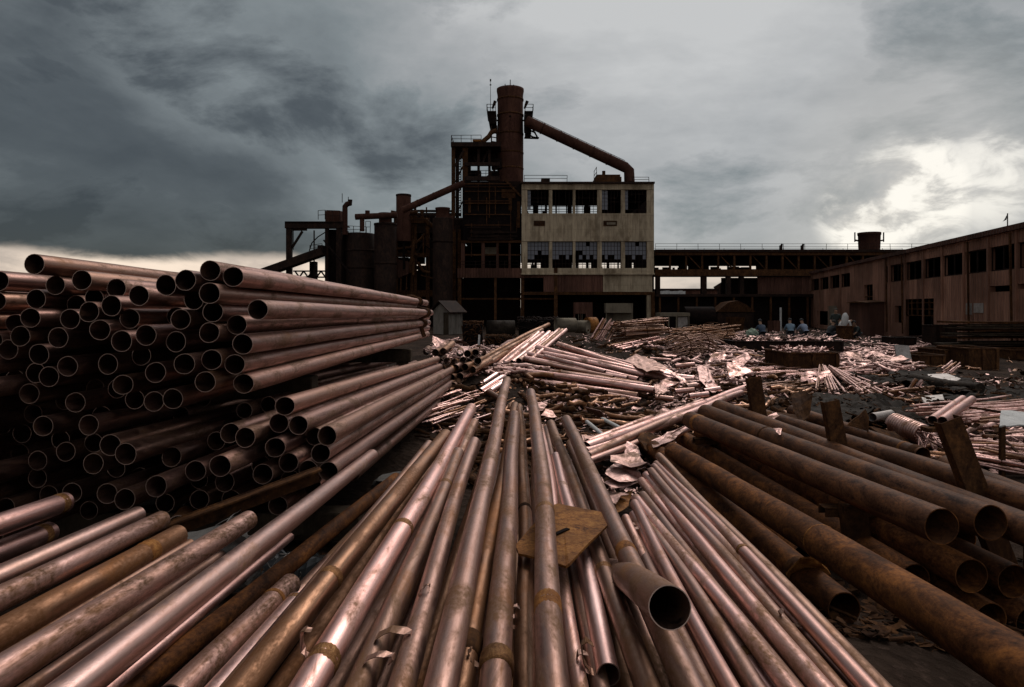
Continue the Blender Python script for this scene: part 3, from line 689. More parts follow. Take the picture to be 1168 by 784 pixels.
for i,(a,b,k) in enumerate(A):
    tubeM(f"copper tube on the heap's lower slant above the white sticks, {ordn(i)} down" if i not in (0,5) else ("uppermost long copper tube on the heap's lower slant" if i==0 else "lowest long copper tube of the heap, over a black hollow"),a,b,.115,k,'copper tubes on the lower slant of the heap')
B=[((779,438,12.0),(612,397,13.4),.115),((762,432,12.2),(636,392,13.6),.075),((779,434,12.4),(640,394,13.9),.075),((728,434,11.6),(602,404,12.9),.08),((735,428,12.0),(612,401,13.2),.07),((716,432,11.4),(598,408,12.6),.07),((700,430,11.3),(604,411,12.4),.06),((748,428,12.4),(652,400,13.6),.06),((690,424,11.6),(622,406,12.5),.06)]
for k_ in range(10):
    a,b,dd=B[k_%9]; B.append(((a[0]+rng.uniform(-30,4),a[1]+rng.uniform(-4,5),a[2]+rng.uniform(.1,.3)),(b[0]+rng.uniform(-6,16),b[1]+rng.uniform(-2,5),b[2]+rng.uniform(.1,.3)),rng.uniform(.055,.08)))
for i,(a,b,dd) in enumerate(B):
    tubeM(f"pale copper tube on the heap's upper slant, {ordn(i)} from the small offcuts",a,b,dd*1.35,'scrap' if i%3 else 'pink','copper tubes on the upper slant of the heap')
for i in range(11):
    t=i/10; a=(563+t*42,419-t*8+rng.uniform(-2,2),12.6+rng.uniform(-.2,.2)); b=(607+t*38,383-t*4+rng.uniform(-3,3),15.2)
    tubeM(f"bright copper tube in the steep sheaf, {ordn(i)} from the dark sloping tubes",a,b,.115 if i%2 else .09,'bright' if i in (2,4,5,7) else ('brown' if i==9 else 'pink'),'steep sheaf of copper tubes')
for i,(a,b) in enumerate((((534,418,12.0),(625,370,17)),((537,421,11.8),(618,377,16)),((545,423,11.7),(592,392,14.5)))):
    tubeM(["long dark brown tube sloping up behind the steep sheaf, topmost","long dark tube just under the topmost sloping one","shorter dark tube at the foot of the sloping dark tubes"][i],a,b,.10,'brown','dark sloping tubes')
for i,pts in enumerate(([(548,446,9.7),(570,432,10.2),(575,430,10.4)],[(552,449,9.6),(574,435,10.1)],[(559,446,9.5),(573,437,9.9)],[(557,447,9.4),(572,456,9.0)],[(545,441,10.2),(566,427,10.8)])):
    pipe('bent_tube_offcut',[P(*p) for p in pts],.04,M['bright' if i!=3 else 'rod'],["bent bright offcut at the foot of the heap beside the tallest rod","middle bright offcut of the zigzag beside the tallest rod","small bright offcut lying above the thick grey one","thick grey offcut lying crosswise below the bright zigzag","upper bright offcut of the zigzag at the heap's foot"][i],'tube','zigzag of tube offcuts',wob=.002,seg=14)
# long pink sections running across toward the rack
S=[((668,512,7.3),(852,441,12.6),.09),((672,521,7.1),(800,462,10.5),.07),((668,517,7.2),(846,449,12.0),.085),((690,505,7.8),(860,439,13.0),.06),((671,527,6.9),(745,497,8.4),.06),((700,496,8.2),(800,458,11.0),.06),((672,506,7.6),(742,477,9.2),.06)]
for i,(a,b,dd) in enumerate(S):
    a=(a[0],a[1],a[2]*.93); b=(b[0],b[1],b[2]*.93)
    tubeM(f"long pink copper section reaching from the rods toward the rack, {ordn(i)} in the strip",a,b,dd*1.3,'scrap' if i%2 else 'pink','long pink sections crossing the yard')
tubeM("white stick leaning on the pink sections, the lower of two",(687,497,8.0),(668,482,8.6),.05,'pale','white sticks',name='white_stick')
tubeM("white stick leaning on the pink sections, the higher of two",(708,489,8.3),(687,478,9.0),.05,'pale','white sticks',name='white_stick')
tubeM("flattened pink tube running under the rack's far end",(746,512,6.9),(785,490,7.9),.08,'pink',None)
# pink sheets
SH=[([(696,519),(727,517),(738,530),(720,534),(697,527)],.50,"flat pink copper sheet with a notched corner under the rack's far end"),
 ([(700,529),(712,527),(730,538),(733,546),(706,549),(690,540)],.44,"crooked pink copper sheet below the notched one"),
 ([(703,544),(722,544),(731,550),(700,559),(689,552)],.40,"dusky pink copper sheet lowest but one in the sheet pile"),
 ([(690,558),(717,561),(702,577),(684,568)],.36,"lowest pink copper sheet, its corner touching the mottled rod"),
 ([(662,538),(684,541),(690,552),(668,553)],.36,"pink copper sheet half under the rods' tips"),
 ([(742,502),(770,492),(786,484),(780,492),(758,507),(745,511)],.42,"tapering pink copper sheet pointing to the rack's pipes"),
 ([(663,497),(685,500),(682,510),(668,513)],.42,"torn pink sheet where the white sticks lean"),
 ([(745,440),(755,437),(761,446),(750,452)],.55,"pink sheet curled at the mouths of the heap's tubes"),
 ([(712,412),(725,404),(748,412),(762,420),(738,424)],.75,"jagged pink sheet above the heap's upper slant"),
 ([(795,418),(806,416),(815,436),(824,446),(812,448),(798,434)],.50,"grey-pink sheet with torn lower edge standing beyond the heap"),
 ([(518,397),(535,395),(547,410),(530,413)],.85,"large pale sheet on top of the dark pipe mouths"),
 ([(700,566),(722,558),(716,578),(704,585)],.34,"brown creased sheet tucked between rod and packed tubes")]
for i,(pp,z,l) in enumerate(SH):
    pts=[PZ(x,y,z+rng.uniform(-.03,.04)) for x,y in pp]
    crumpled('copper_sheet_scrap',pts,.004,M['scrap'] if i!=11 else M['rusthot'],l,'scrap sheet','pink copper sheets of the yard',amp=.035,freq=3.2)
ragged('copper_sheet_scrap',0,7.0,[(712,520,0),(715,503,.2),(728,509,.15),(731,520,-.05)],.012,M['scrap'],"small upright pink sheet standing on the notched one",'scrap sheet','pink copper sheets of the yard')
ragged('rusty_shell',0,7.0,[(727,500,.1),(738,493,.4),(752,498,.4),(755,510,.1),(738,514,-.1)],.01,M['rust'],"dark curved shell of rusty plate beside the upright pink sheet",'plate')
# dark heap of pipe mouths
k=0
for row in range(7):
    for c in range(8):
        px=488+c*9.2+row*2.5+rng.uniform(-2,2); py=402+row*9.5+rng.uniform(-2,2)
        if px>572-row*1.0 or py>392+ (572-px)*.95 : continue
        d=10.6-row*.22+rng.uniform(-.1,.1); a=P(px,py,d); v=Vector((rng.uniform(-.25,.25)+.12,1,rng.uniform(-.12,.1)))
        pipe('pipe_offcut',[a,a+v.normalized()*rng.uniform(.5,1.1)],.058,M['brown'] if k%3 else M['rod'],"short dark pipe offcut in the heap of mouths beyond the low pile",'pipe','heap of dark pipe offcuts',wob=.002,seg=14,rings=4); k+=1
# small offcuts between heap and strip
for i,(px,py,l,ang,dd) in enumerate([(770,418,.45,.2,.10),(792,432,.55,2.7,.10),(776,440,.2,1.2,.09),(783,441,.18,.3,.09),(797,441,.2,1.9,.09),(803,446,.3,.4,.07),(770,447,.3,.1,.08),(786,452,.3,.2,.07),(768,455,.25,2.9,.07),(806,438,.2,1.0,.08),(758,432,.3,2.8,.09),(748,420,.5,3.0,.07),(765,411,.5,3.1,.08)]):
    a=PZ(px,py,.52); v=Vector((math.cos(ang),math.sin(ang),.08))*l
    pipe('tube_offcut',[a,a+v],dd/2,M['bright'] if i%2 else M['pink'],f"short copper offcut beyond the heap's tube mouths, {ordn(i)} in the scatter",'tube','copper offcuts beside the heap',wob=.002,seg=14,rings=4)

for k,(pp,z,l) in enumerate((([(985,735),(1040,725),(1085,770),(1030,790)],.10,"dark rusty plate on the ground beside the packed tubes' lower end"),([(960,720),(1010,740),(1035,765),(985,750)],.16,"slanting rusty sheet below the lower diagonal pipe's mouth"),([(1050,750),(1110,765),(1120,800),(1060,800)],.08,"second dark rusty plate on the ground under the fallen diagonal pipe"),([(1030,700),(1075,712),(1070,735),(1035,728)],.12,"thin dark sheet lying under the fallen diagonal pipe"))):
    crumpled('ground_plate',[PZ(x,y,z+rng.uniform(-.03,.06)) for x,y in pp],.008,M['rust'],l,'plate','dark plates on the ground',amp=.03,freq=5)
# ------------------------------------------------------------------ bundles, coils and boxes farther off
def bundle(label,ends,n,r,spread,mat,bands=(.2,.8),group=None,name='rod_bundle',mb_='rust',fan=0.0,curve=0.0,cat='rod bundle'):
    a=P(*ends[0]); b=P(*ends[1]); d=(b-a); L=d.length; z=d.normalized(); u=z.cross(Vector((0,0,1))).normalized(); t=u.cross(z)
    root=empty(name,a,0,label,cat,group)
    for i in range(n):
        o1=(rng.uniform(-1,1)*spread[0],rng.uniform(-1,1)*spread[1]); o2=(o1[0]*(1+fan)+rng.gauss(0,.12)*spread[0],o1[1]+rng.gauss(0,.12)*spread[1])
        s=rng.uniform(-.04,.05)*L; e=rng.uniform(-.05,.04)*L; pts=[]
        for k in range(5):
            q=k/4; p=z*(s+(L+e-s)*q)+u*(o1[0]+(o2[0]-o1[0])*q)+t*(o1[1]+(o2[1]-o1[1])*q+curve*math.sin(math.pi*q)+rng.gauss(0,.006)); pts.append(p)
        mm=MB(); mm.tube(pts,r*rng.uniform(.8,1.15),6); mm.build('rod',M[mat] if rng.random()<.75 else M['brown'],root)
    for q in bands:
        mm=MB(); c=z*(L*q); k=1+fan*q
        mm.tube([c+u*(math.cos(x)*spread[0]*1.1*k)+t*(math.sin(x)*spread[1]*1.15+curve*math.sin(math.pi*q)) for x in [i*.45 for i in range(15)]],.014,5); mm.build('band',M[mb_],root)
    return root
bundle("tall bound bundle of copper rods standing out before the concrete building",[(704,384,20.5),(756,380,21.5)],70,.028,(.30,.42),'rod',(.03,.5,.97))
bundle("loose copper rods sagging under the tall bound bundle",[(702,399,19.5),(752,388,21)],24,.022,(.3,.12),'pink',(.55,))
bundle("grey wire bundle spread in an arch beside the tall bound bundle",[(768,397,18.5),(818,400,19)],50,.016,(.55,.30),'rod',(.1,.5),curve=.18)
bundle("upper tangle of thin brown bars on the wire arch",[(772,383,22),(830,376,23)],45,.020,(.6,.26),'brown',(.3,.7))
bundle("bent copper bars stood on end, folded in a peak",[(683,388,20.5),(696,366,21)],16,.020,(.30,.1),'pink',(.4,))
bundle("flat bed of thin copper rods behind the first leaning stake",[(836,429,15.2),(962,421,16.2)],70,.017,(.75,.07),'pink',(.12,.5,.85))
bundle("fan of bright copper rods spread before the steel trough",[(944,419,15.8),(977,449,11.2)],26,.017,(.18,.05),'scrap',(),fan=3.0)
bundle("second bed of copper rods lying nearer than the flat bed",[(842,447,12.4),(925,440,13.2)],36,.018,(.5,.06),'rod',(.3,.8))
bundle("loose copper rods strewn between felt sheets and the fan",[(985,450,11.5),(1026,441,12.3)],14,.020,(.35,.06),'scrap',(),fan=.8)
bundle("upright handful of pink copper stubs by the dark felt roll",[(1043,446,12),(1050,434,12)],6,.022,(.14,.05),'scrap',())
bundle("small sheaf of pink copper stubs propped by the rusty boxes",[(1078,424,16),(1090,415,16.2)],7,.022,(.1,.09),'scrap',())
bundle("spread of thin copper rods at the frame edge, upper layer",[(1085,478,7.4),(1230,466,7.8)],34,.013,(.62,.05),'scrap',(.3,),cat='rod spread')
bundle("spread of thin copper rods at the frame edge, lower layer",[(1092,508,6.4),(1240,520,6.0)],30,.013,(.48,.05),'scrap',(.4,),cat='rod spread')
bundle("bunch of copper wire rods under the white plate",[(1110,520,5.9),(1215,540,5.4)],16,.012,(.22,.05),'pink',())
bundle("bright rods heaped between the low pile's foot and the fanning rods",[(488,478,8.0),(538,462,8.8)],18,.012,(.35,.10),'bright',())
bundle("coppery cuttings lying below the dark pipe mouths",[(484,468,8.6),(532,452,9.4)],16,.011,(.3,.08),'pink',())
# pair of pink tubes behind the tilted stake
for i,(a,b) in enumerate((((1063,479,6.2),(1098,455,7.6)),((1075,481,6.1),(1109,456,7.5)))):
    pipe('scrap_tube',[P(*a),P(*b)],.042,M['pink'],["pink tube of the pair above the tilted stake, nearer the coil","pink tube of the pair above the tilted stake, farther from the coil"][i],'tube','pair of pink tubes over the stake',wob=.003,seg=16,rings=6)
m=MB(); a=P(1060,481,6.15); m.box(a.x-.05,a.y-.06,a.z-.09,a.x+.22,a.y+.05,a.z-.05); tag(m.build('flat_bar',M['rust'],origin=a),"flat rusty bar carrying the pair of pink tubes",'steel bar')
# coil
c0=P(1020,483,7.3); c1=P(1054,497,6.9)
root=empty('copper_coil',c0,0,"tightly wound pale copper coil lying behind the rack pipes",'coil'); d=(c1-c0); z=d.normalized(); u=z.cross(Vector((0,0,1))).normalized(); t=u.cross(z)
mm=MB(); pts=[]; turns=13
for i in range(turns*14+1):
    q=i/(turns*14); a=2*math.pi*turns*q; pts.append(d*q+u*(math.cos(a)*.098)+t*(math.sin(a)*.098))
mm.tube(pts,.0165,6); mm.build('winding',M['bright'],root)
for k in range(14):
    mm=MB(); s=d*rng.uniform(.85,1.0)+u*rng.uniform(-.08,.08)+t*rng.uniform(-.08,.05); mm.tube([s,s+d*.25+t*rng.uniform(-.03,.06)+u*rng.uniform(-.06,.06),s+d*.5+t*rng.uniform(-.12,.02)+u*rng.uniform(-.15,.15)],.008,5); mm.build('loose_end',M['scrap'],root)
pipe('rusty_pipe',[P(995,476,7.9),P(1016,472,8.3)],.05,M['galv'],"stub of pale pipe tapering beside the copper coil",'pipe',None)
# white plate on a post
ragged('white_board',0,5.6,[(1140,485,0),(1141,470,.42),(1200,473,.46),(1200,490,.04)],.012,M['pale'],"white sheet panel set on a thin post at the frame edge",'panel')
m=MB(); a=P(1143,485,5.62); m.bar((a.x,a.y,H(a.x,a.y)-.05),(a.x,a.y,a.z),.035,.035); tag(m.build('thin_post',M['rust'],origin=(a.x,a.y,0)),"thin rusty post under the white sheet panel",'post')
# dark felt and rubber sheets
FELT=[([(905,470),(930,449),(980,452),(1000,466),(960,480),(925,484)],.42,"crumpled grey felt sheet behind the rack's straight stake"),
 ([(963,449),(1005,452),(1058,463),(1085,478),(1040,478),(985,466)],.40,"long grey felt sheet reaching toward the copper coil"),
 ([(1012,426),(1060,424),(1105,432),(1122,444),(1090,447),(1030,437)],.34,"long roll-like black rubber sheet before the rusty boxes"),
 ([(968,426),(1010,428),(1030,436),(1000,440)],.34,"black rubber sheet beside the fan of rods"),
 ([(1040,455),(1110,449),(1175,450),(1190,466),(1120,463)],.34,"black rubber sheet lying beyond the pair of pink tubes"),
 ([(990,468),(1030,470),(1062,482),(1050,488),(1010,478)],.36,"felt scrap under the copper coil's end"),
 ([(905,482),(945,487),(952,498),(915,500)],.44,"dark felt scrap under the triangular gusset plate"),
 ([(1095,447),(1150,440),(1200,446),(1200,458),(1130,455)],.28,"dark crumpled sheet at the frame edge beyond the rods")]
for pp,z,l in FELT:
    pts=[]
    n=len(pp)
    for i in range(n):
        a,b=pp[i],pp[(i+1)%n]
        for s in (0,.5): pts.append(PZ(a[0]+(b[0]-a[0])*s+rng.uniform(-3,3)*(s>0),a[1]+(b[1]-a[1])*s+rng.uniform(-1.5,1.5)*(s>0),z+rng.uniform(-.03,.05)))
    crumpled('felt_sheet',pts,.012,M['tarp'],l,'sheet','dark sheets strewn over the yard',amp=.10,freq=2.4,cuts=7)
m=MB(); a=P(1018,432,14.5); b=P(1118,443,11.8); m.tube([a,a.lerp(b,.3)+Vector((0,0,.03)),a.lerp(b,.65)+Vector((0,0,-.02)),b],.11,14,rj=lambda k:[.6,1.1,1.0,.8][k]); tag(m.build('rubber_roll',M['tarp'],origin=a),"thick dark rubber roll lying before the rusty boxes",'roll')
slab('pale_sheet_scrap',[PZ(1058,427,.42),PZ(1080,426,.42),PZ(1096,432,.45),PZ(1088,436,.40),PZ(1062,433,.40)],.02,M['galv'],"pale metal sheet on top of the dark rubber roll",'scrap sheet')
slab('pale_sheet_scrap',[PZ(1051,452,.38),PZ(1075,450,.4),PZ(1077,456,.4),PZ(1065,457,.36),PZ(1060,463,.34),PZ(1053,460,.36)],.02,M['galv'],"crumpled pale metal sheet between felt sheets",'scrap sheet')
slab('pale_sheet_scrap',[PZ(1100,437,.12),PZ(1150,432,.12),PZ(1168,436,.12),PZ(1130,443,.1)],.02,M['concrete'],"pale dusty board lying flat near the timber stack",'board')
# steel boxes
def crate(label,px0,px1,ytop,ybot,depth,zb,mat='rust',open_top=True,name='steel_box',group=None,rz=0,cat='box'):
    d=(CZ-zb)*F/(ybot-HY); x0,x1=fx(px0,d),fx(px1,d); z1=fz(ytop,d); t=.03; L=x1-x0
    root=empty(name,((x0+x1)/2,d+depth/2,zb),rz,label,cat,group); h=z1-zb; hl=L/2; hd=depth/2
    mm=MB(); mm.box(-hl,-hd,.05,hl,-hd+t,h-.04); mm.box(-hl,hd-t,.05,hl,hd,h-.04); mm.box(-hl,-hd+t,.05,-hl+t,hd-t,h-.04); mm.box(hl-t,-hd+t,.05,hl,hd-t,h-.04); mm.box(-hl+t,-hd+t,.06,hl-t,hd-t,.1)
    if not open_top: mm.box(-hl+t,-hd+t,h-.10,hl-t,hd-t,h-.06)
    mm.build('shell',M[mat],root)
    mm=MB()
    for y in (-hd,hd): mm.box(-hl-.02,y-.035,h-.038,hl+.02,y+.035,h)
    for x in (-hl,hl): mm.box(x-.035,-hd+.036,h-.036,x+.035,hd-.036,h-.002)
    mm.build('rim',M[mat],root)
    n=max(2,int(L/.9)); 
    for i in range(n+1):
        x=-hl+.04+(L-.08)*i/n; mm=MB(); mm.box(x-.04,-hd-.035,0,x+.04,-hd-.002,h-.042); mm.build('stiffener',M[mat],root)
    return root
crate("rusty steel trough piled with copper scrap, before the crouching workers",899,957,402,423,1.5,.30)
crate("long dark steel trough in front of the crouching workers",838,962,389,404,1.6,.15,'steel')
crate("small rusty box with an open top beside the pale leaning panel",1048,1078,405,424,1.1,.0)
crate("tall rusty box next to the largest box",1077,1105,399,422,1.3,.0)
crate("largest plain rusty box before the timber stack",1104,1139,397,425,1.4,.0,'rust',False)
crate("dark rusty box at the frame edge beneath the timber stack",1155,1200,399,412,1.2,.0)
crate("dark steel cabinet against the cladding beside the big doorway",1067,1091,371,397,1.0,.0,'steel',False)
crate("low dark box behind the felt sheets near the cabinet",1020,1045,385,399,1.0,.0,'steel')
a=PZ(1042,424,0); m=MB(); m.bar((a.x-.2,a.y,0),(a.x-.14,a.y+.35,.72),.42,.03,up=(0,1,0)); tag(m.build('pale_board',M['galv'],origin=a),"pale panel leaning against the small rusty box",'panel')
# stack of long sheets and planks before the hall
zz=.0; d=26; X0,X1=fx(1093,d),fx(1215,d)
for i in range(13):
    th=rng.uniform(.05,.10); m=MB(); j0=rng.uniform(-.6,.3); j1=rng.uniform(-.3,.6); sg=rng.uniform(-.05,.05)
    y0=d-.5+rng.uniform(-.3,.3)
    vs=[]
    for k in range(7):
        q=k/6; x=X0+j0+(X1+j1-X0-j0)*q; zc=zz+sg*math.sin(3*q+i)*.5+rng.uniform(0,.006)
        for yy,z in ((y0,zc),(y0+1.1,zc),(y0+1.1,zc+th*.8),(y0,zc+th*.8)): vs.append((x,yy,z))
    fs=[(0,1,2,3),(27,26,25,24)]
    for k in range(6):
        for e in range(4): fs.append((k*4+e,(k+1)*4+e,(k+1)*4+(e+1)%4,k*4+(e+1)%4))
    m.add(vs,fs); tag(m.build('long_plank',M['wood'] if i%3 else M['rust'],origin=(X0,y0,zz)),f"long weathered plank in the stack before the hall, {ordn(12-i)} from the top",'plank','planks stacked before the hall')
    zz+=th*.8+.035 if i!=5 else th*.8+.12
# barrels, bales along the building
def drum(label,px,py,d,r,L,ang,mat='concrete',name='steel_drum'):
    c=P(px,py,d); root=empty(name,c,ang,label,'drum'); root.rotation_euler=(0,R(90),ang); mm=MB()
    pr=[(0,-L/2+.02),(r*.96,-L/2+.02),(r,-L/2),(r,-L/6),(r*1.03,-L/6+.02),(r,-L/6+.04),(r,L/6-.04),(r*1.03,L/6-.02),(r,L/6),(r,L/2),(r*.96,L/2-.02),(0,L/2-.02)]
    mm.lathe((0,0,0),pr,20); mm.build('shell',M[mat],root); mm=MB(); mm.rod((r*.5,0,L/2-.01),(r*.5,0,L/2+.02),.04,seg=10); mm.build('bung',M['rust'],root); return root
drum("grey steel drum lying on the scrap before the open ground floor",645,371,25,.26,.75,R(12),'tan')
drum("rusty wheel-like drum behind the grey one",674,371,26,.3,.4,R(20),'rusthot')
drum("tan drum end between the grey drum and the peaked bars",664,373,25.5,.24,.5,R(-30),'tan')
drum("grey-green barrel lying among bales by the brick hut",571,376,27,.36,1.1,R(6),'tarp')
def bale(label,px0,px1,y0,y1,d,mat,depth=1.0):
    root=empty('scrap_bale',P((px0+px1)/2,y1,d),0,label,'bale','wire bales along the building'); x=(fx(px1,d)-fx(px0,d))/2; h=(y1-y0)/F*d
    mm=MB()
    for i in range(150):
        p=Vector((rng.uniform(-x,x),rng.uniform(-depth/2,depth/2),rng.uniform(0,h)))
        f_=rng.choice([0,1,2]); 
        if f_==0: p.y=-depth/2
        elif f_==1: p.z=h*(1-.1*rng.random())
        q=p+Vector((rng.gauss(0,.22),rng.gauss(0,.12),rng.gauss(0,.12)))
        q.x=max(-x,min(x,q.x)); q.z=max(0,min(h,q.z)); mm.tube([p,(p+q)/2+Vector((0,-.03,.04)),q],.018,4)
    o=mm.build('wire_mesh',M[mat],root)
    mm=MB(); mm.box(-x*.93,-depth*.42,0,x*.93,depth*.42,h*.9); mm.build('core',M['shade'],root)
bale("dark rusty wire bale beside the brick hut",528,551,367,396,27,'rust'); bale("wire bale heaped before the dark ground floor",590,637,362,390,28,'steel'); bale("low wire bale under the grey-green barrel",553,590,383,396,25,'rust')
m=MB(); a=PZ(546,395,.6); m.bar(a,a+Vector((.02,0,.35)),.06,.03); tag(m.build('white_stick',M['pale'],origin=a),"short white stick upright in the scrap by the bales",'stick')

# ------------------------------------------------------------------ loose litter of copper cuttings, too many to count
lit=MB()
def snip(p,size,kind):
    a=rng.uniform(0,6.3); u=Vector((math.cos(a),math.sin(a),rng.uniform(-.35,.5))).normalized(); v=u.cross(Vector((rng.uniform(-.5,.5),rng.uniform(-.5,.5),1))).normalized(); n_=u.cross(v)
    if kind==0:   # curled ribbon
        k=6; w_=size*rng.uniform(.08,.2); tw=rng.uniform(.3,2.2); vs=[]
        for i in range(k):
            q=i/(k-1); b=tw*(q-.5); c=p+u*(size*math.sin(b)/tw)+n_*(size*(math.cos(b)-math.cos(tw*.5))/tw*rng.uniform(.9,1.1)); vs+=[c-v*w_,c+v*w_]
        lit.add(vs,[(2*i,2*i+1,2*i+3,2*i+2) for i in range(k-1)],0,True)
    elif kind==1: lit.tube([p-u*size*.5,p-u*size*.2+n_*size*.06*rng.uniform(-1,1),p+u*size*.15+v*size*.05*rng.uniform(-1,1),p+u*size*.5],min(.045,size*rng.uniform(.05,.10)),6)
    elif kind==3:   # long bent tube
        L=size*rng.uniform(2,4); u.z*=.35; u.normalize(); q=[p+u*(L*(k/4-.5))+v*(rng.gauss(0,.07)*L)*(.3+abs(k/4-.5))+Vector((0,0,rng.uniform(0,.05))) for k in range(5)]; lit.tube(q,rng.uniform(.018,.045),7)
    else:         # torn sheet
        k=rng.randint(4,6); vs=[p+u*(size*.4*math.cos(6.283*i/k)*rng.uniform(.5,1.1))+v*(size*.3*math.sin(6.283*i/k)*rng.uniform(.5,1.1))+n_*rng.uniform(-.03,.03)*size*2 for i in range(k)]
        lit.add(vs,[tuple(range(k))],0)
def strew(x0,x1,y0,y1,n,size,kinds=(0,0,1,1,2),lift=.06):
    for _ in range(n):
        p=hit(rng.uniform(x0,x1),rng.uniform(y0,y1))
        if p is not None: snip(p+Vector((0,0,rng.uniform(0,lift)+size*.1)),size*rng.uniform(.5,1.5),rng.choice(kinds))
T=(0,0,1,1,1,3,2); Q=(0,0,1,1,2)
strew(490,600,392,430,806,.18,T,.04); strew(490,575,445,500,201,.11,Q,.02); strew(650,770,470,580,403,.11,Q,.04); strew(760,860,395,440,651,.18,T,.04)
strew(740,850,430,475,558,.14,Q,.04); strew(830,960,400,418,356,.18,T,.05); strew(850,960,418,455,403,.15,Q,.04); strew(955,1045,400,428,961,.22,(0,0,0,1,1,3,2),.12); strew(960,1060,430,470,232,.14,Q,.03)
strew(1060,1168,455,545,511,.12,T); strew(1045,1168,425,460,108,.15,Q); strew(580,700,370,392,248,.2,Q,.04); strew(840,960,378,392,217,.26,T); strew(700,840,375,400,403,.2,T)
strew(960,1060,385,402,186,.26,T); strew(580,650,462,520,170,.11,Q,.02); strew(600,800,388,470,511,.13,Q,.03)
strew(492,575,388,412,520,.15,T,.06); strew(600,720,440,480,160,.14,Q,.04)
tr=PZ(928,402,.0)
for _ in range(150):
    q=rng.random(); dd=(CZ-.30)*F/(423-HY); snip(Vector((fx(902+q*52,dd),dd+rng.uniform(.1,1.4),fz(402,dd)-.05+rng.uniform(0,.14))),.25*rng.uniform(.5,1.5),rng.choice((0,1,2)))
for _ in range(120):
    q=rng.random(); dd=(CZ-.15)*F/(404-HY); snip(Vector((fx(842+q*116,dd),dd+rng.uniform(.1,1.5),fz(389,dd)-.05+rng.uniform(0,.15))),.3*rng.uniform(.5,1.5),rng.choice((0,1,2)))
o=lit.build('scrap_litter',M['scrap']); tag(o,"bright pink copper cuttings strewn over the yard",kind='stuff')
dk=MB(); lit=dk
strew(560,860,400,520,650,.16,(0,1,2,3,1),.03); strew(860,1168,400,540,420,.17,(0,1,2,3),.04); strew(490,580,440,500,160,.12,(0,1,1,2),.03)
o=lit.build('tarnished_litter',M['brown']); tag(o,"tarnished brown copper offcuts trodden into the yard",kind='stuff')
dk=MB(); lit=dk
strew(180,480,560,700,330,.09,(0,0,2)); strew(480,900,400,560,900,.17,(2,1,3,0),.02); strew(880,1168,400,545,700,.22,(2,2,1)); strew(840,1168,640,784,620,.10,(2,2,2,0,1),.05); strew(950,1168,690,784,420,.06,(2,2,1),.02); strew(520,1000,374,405,300,.35,(2,1))
o=lit.build('dark_debris',M['rust']); tag(o,"dark rusty debris and flakes covering the yard",kind='stuff')
# rubble under the corner tubes
def lump(label,px,py,d,sx_,sy_,sz_,mat,name='concrete_lump'):
    bm=bmesh.new(); bmesh.ops.create_icosphere(bm,subdivisions=4,radius=1)
    s=rng.uniform(0,50)
    for v in bm.verts:
        n=v.co.copy(); q=Vector((max(-.72,min(.72,n.x)),max(-.72,min(.72,n.y)),max(-.6,min(.6,n.z))))
        q*=1+.18*noise.noise(n*1.8+Vector((s,0,0)))+.05*noise.noise(n*7); v.co=Vector((q.x*sx_,q.y*sy_,q.z*sz_))
    me=bpy.data.meshes.new(name); bm.to_mesh(me); bm.free(); me.materials.append(M[mat])
    o=link(name,me,None,P(px,py,d),(rng.uniform(-.1,.1),rng.uniform(-.1,.1),rng.uniform(0,3))); return tag(o,label,'concrete')
lump("grey concrete lump lying between the chestnut tube and the low pile",238,622,2.85,.19,.15,.08,'greystone')
lump("smaller concrete lump beneath the longest bare tube",262,650,2.9,.16,.14,.08,'greystone')
lump("broken concrete block under the orange-browned rod's far tip",470,560,4.3,.3,.25,.15,'greystone')
m=MB()
for k in range(26):
    c=P(rng.uniform(262,345),rng.uniform(598,668),rng.uniform(2.95,3.25)); a0=rng.uniform(0,6.3); r_=rng.uniform(.04,.12); nrm=Vector((rng.gauss(0,1),rng.gauss(0,1),rng.gauss(0,.6))).normalized(); u=nrm.cross(Vector((0,0,1))).normalized(); v=nrm.cross(u)
    if k<16: m.tube([c+u*(math.cos(a0+i*.35)*r_)+v*(math.sin(a0+i*.35)*r_*rng.uniform(.6,.8)) for i in range(12)],.0025,4)
tag(m.build('wire_tangle',M['galv'],origin=P(300,635,3.1)),"tangle of thin grey wire beside the concrete lumps",'wire')
m=MB(); N=22
c=P(300,640,3.15)
vs=[]
for j in range(N):
    for i in range(N):
        x=(i/(N-1)-.5)*.75; y=(j/(N-1)-.5)*.5; z=.09*noise.noise(Vector((x*9,y*9,2)))+.05*noise.noise(Vector((x*22,y*20,7))); vs.append((c.x+x,c.y+y,c.z+z-.05))
m.add(vs,[(j*N+i,j*N+i+1,(j+1)*N+i+1,(j+1)*N+i) for j in range(N-1) for i in range(N-1)],0,False)
o=m.build('plastic_film',M['film'],origin=c); s_=o.modifiers.new('t','SOLIDIFY'); s_.thickness=.002; tag(o,"crumpled black plastic film under the bare tubes",'plastic sheet')

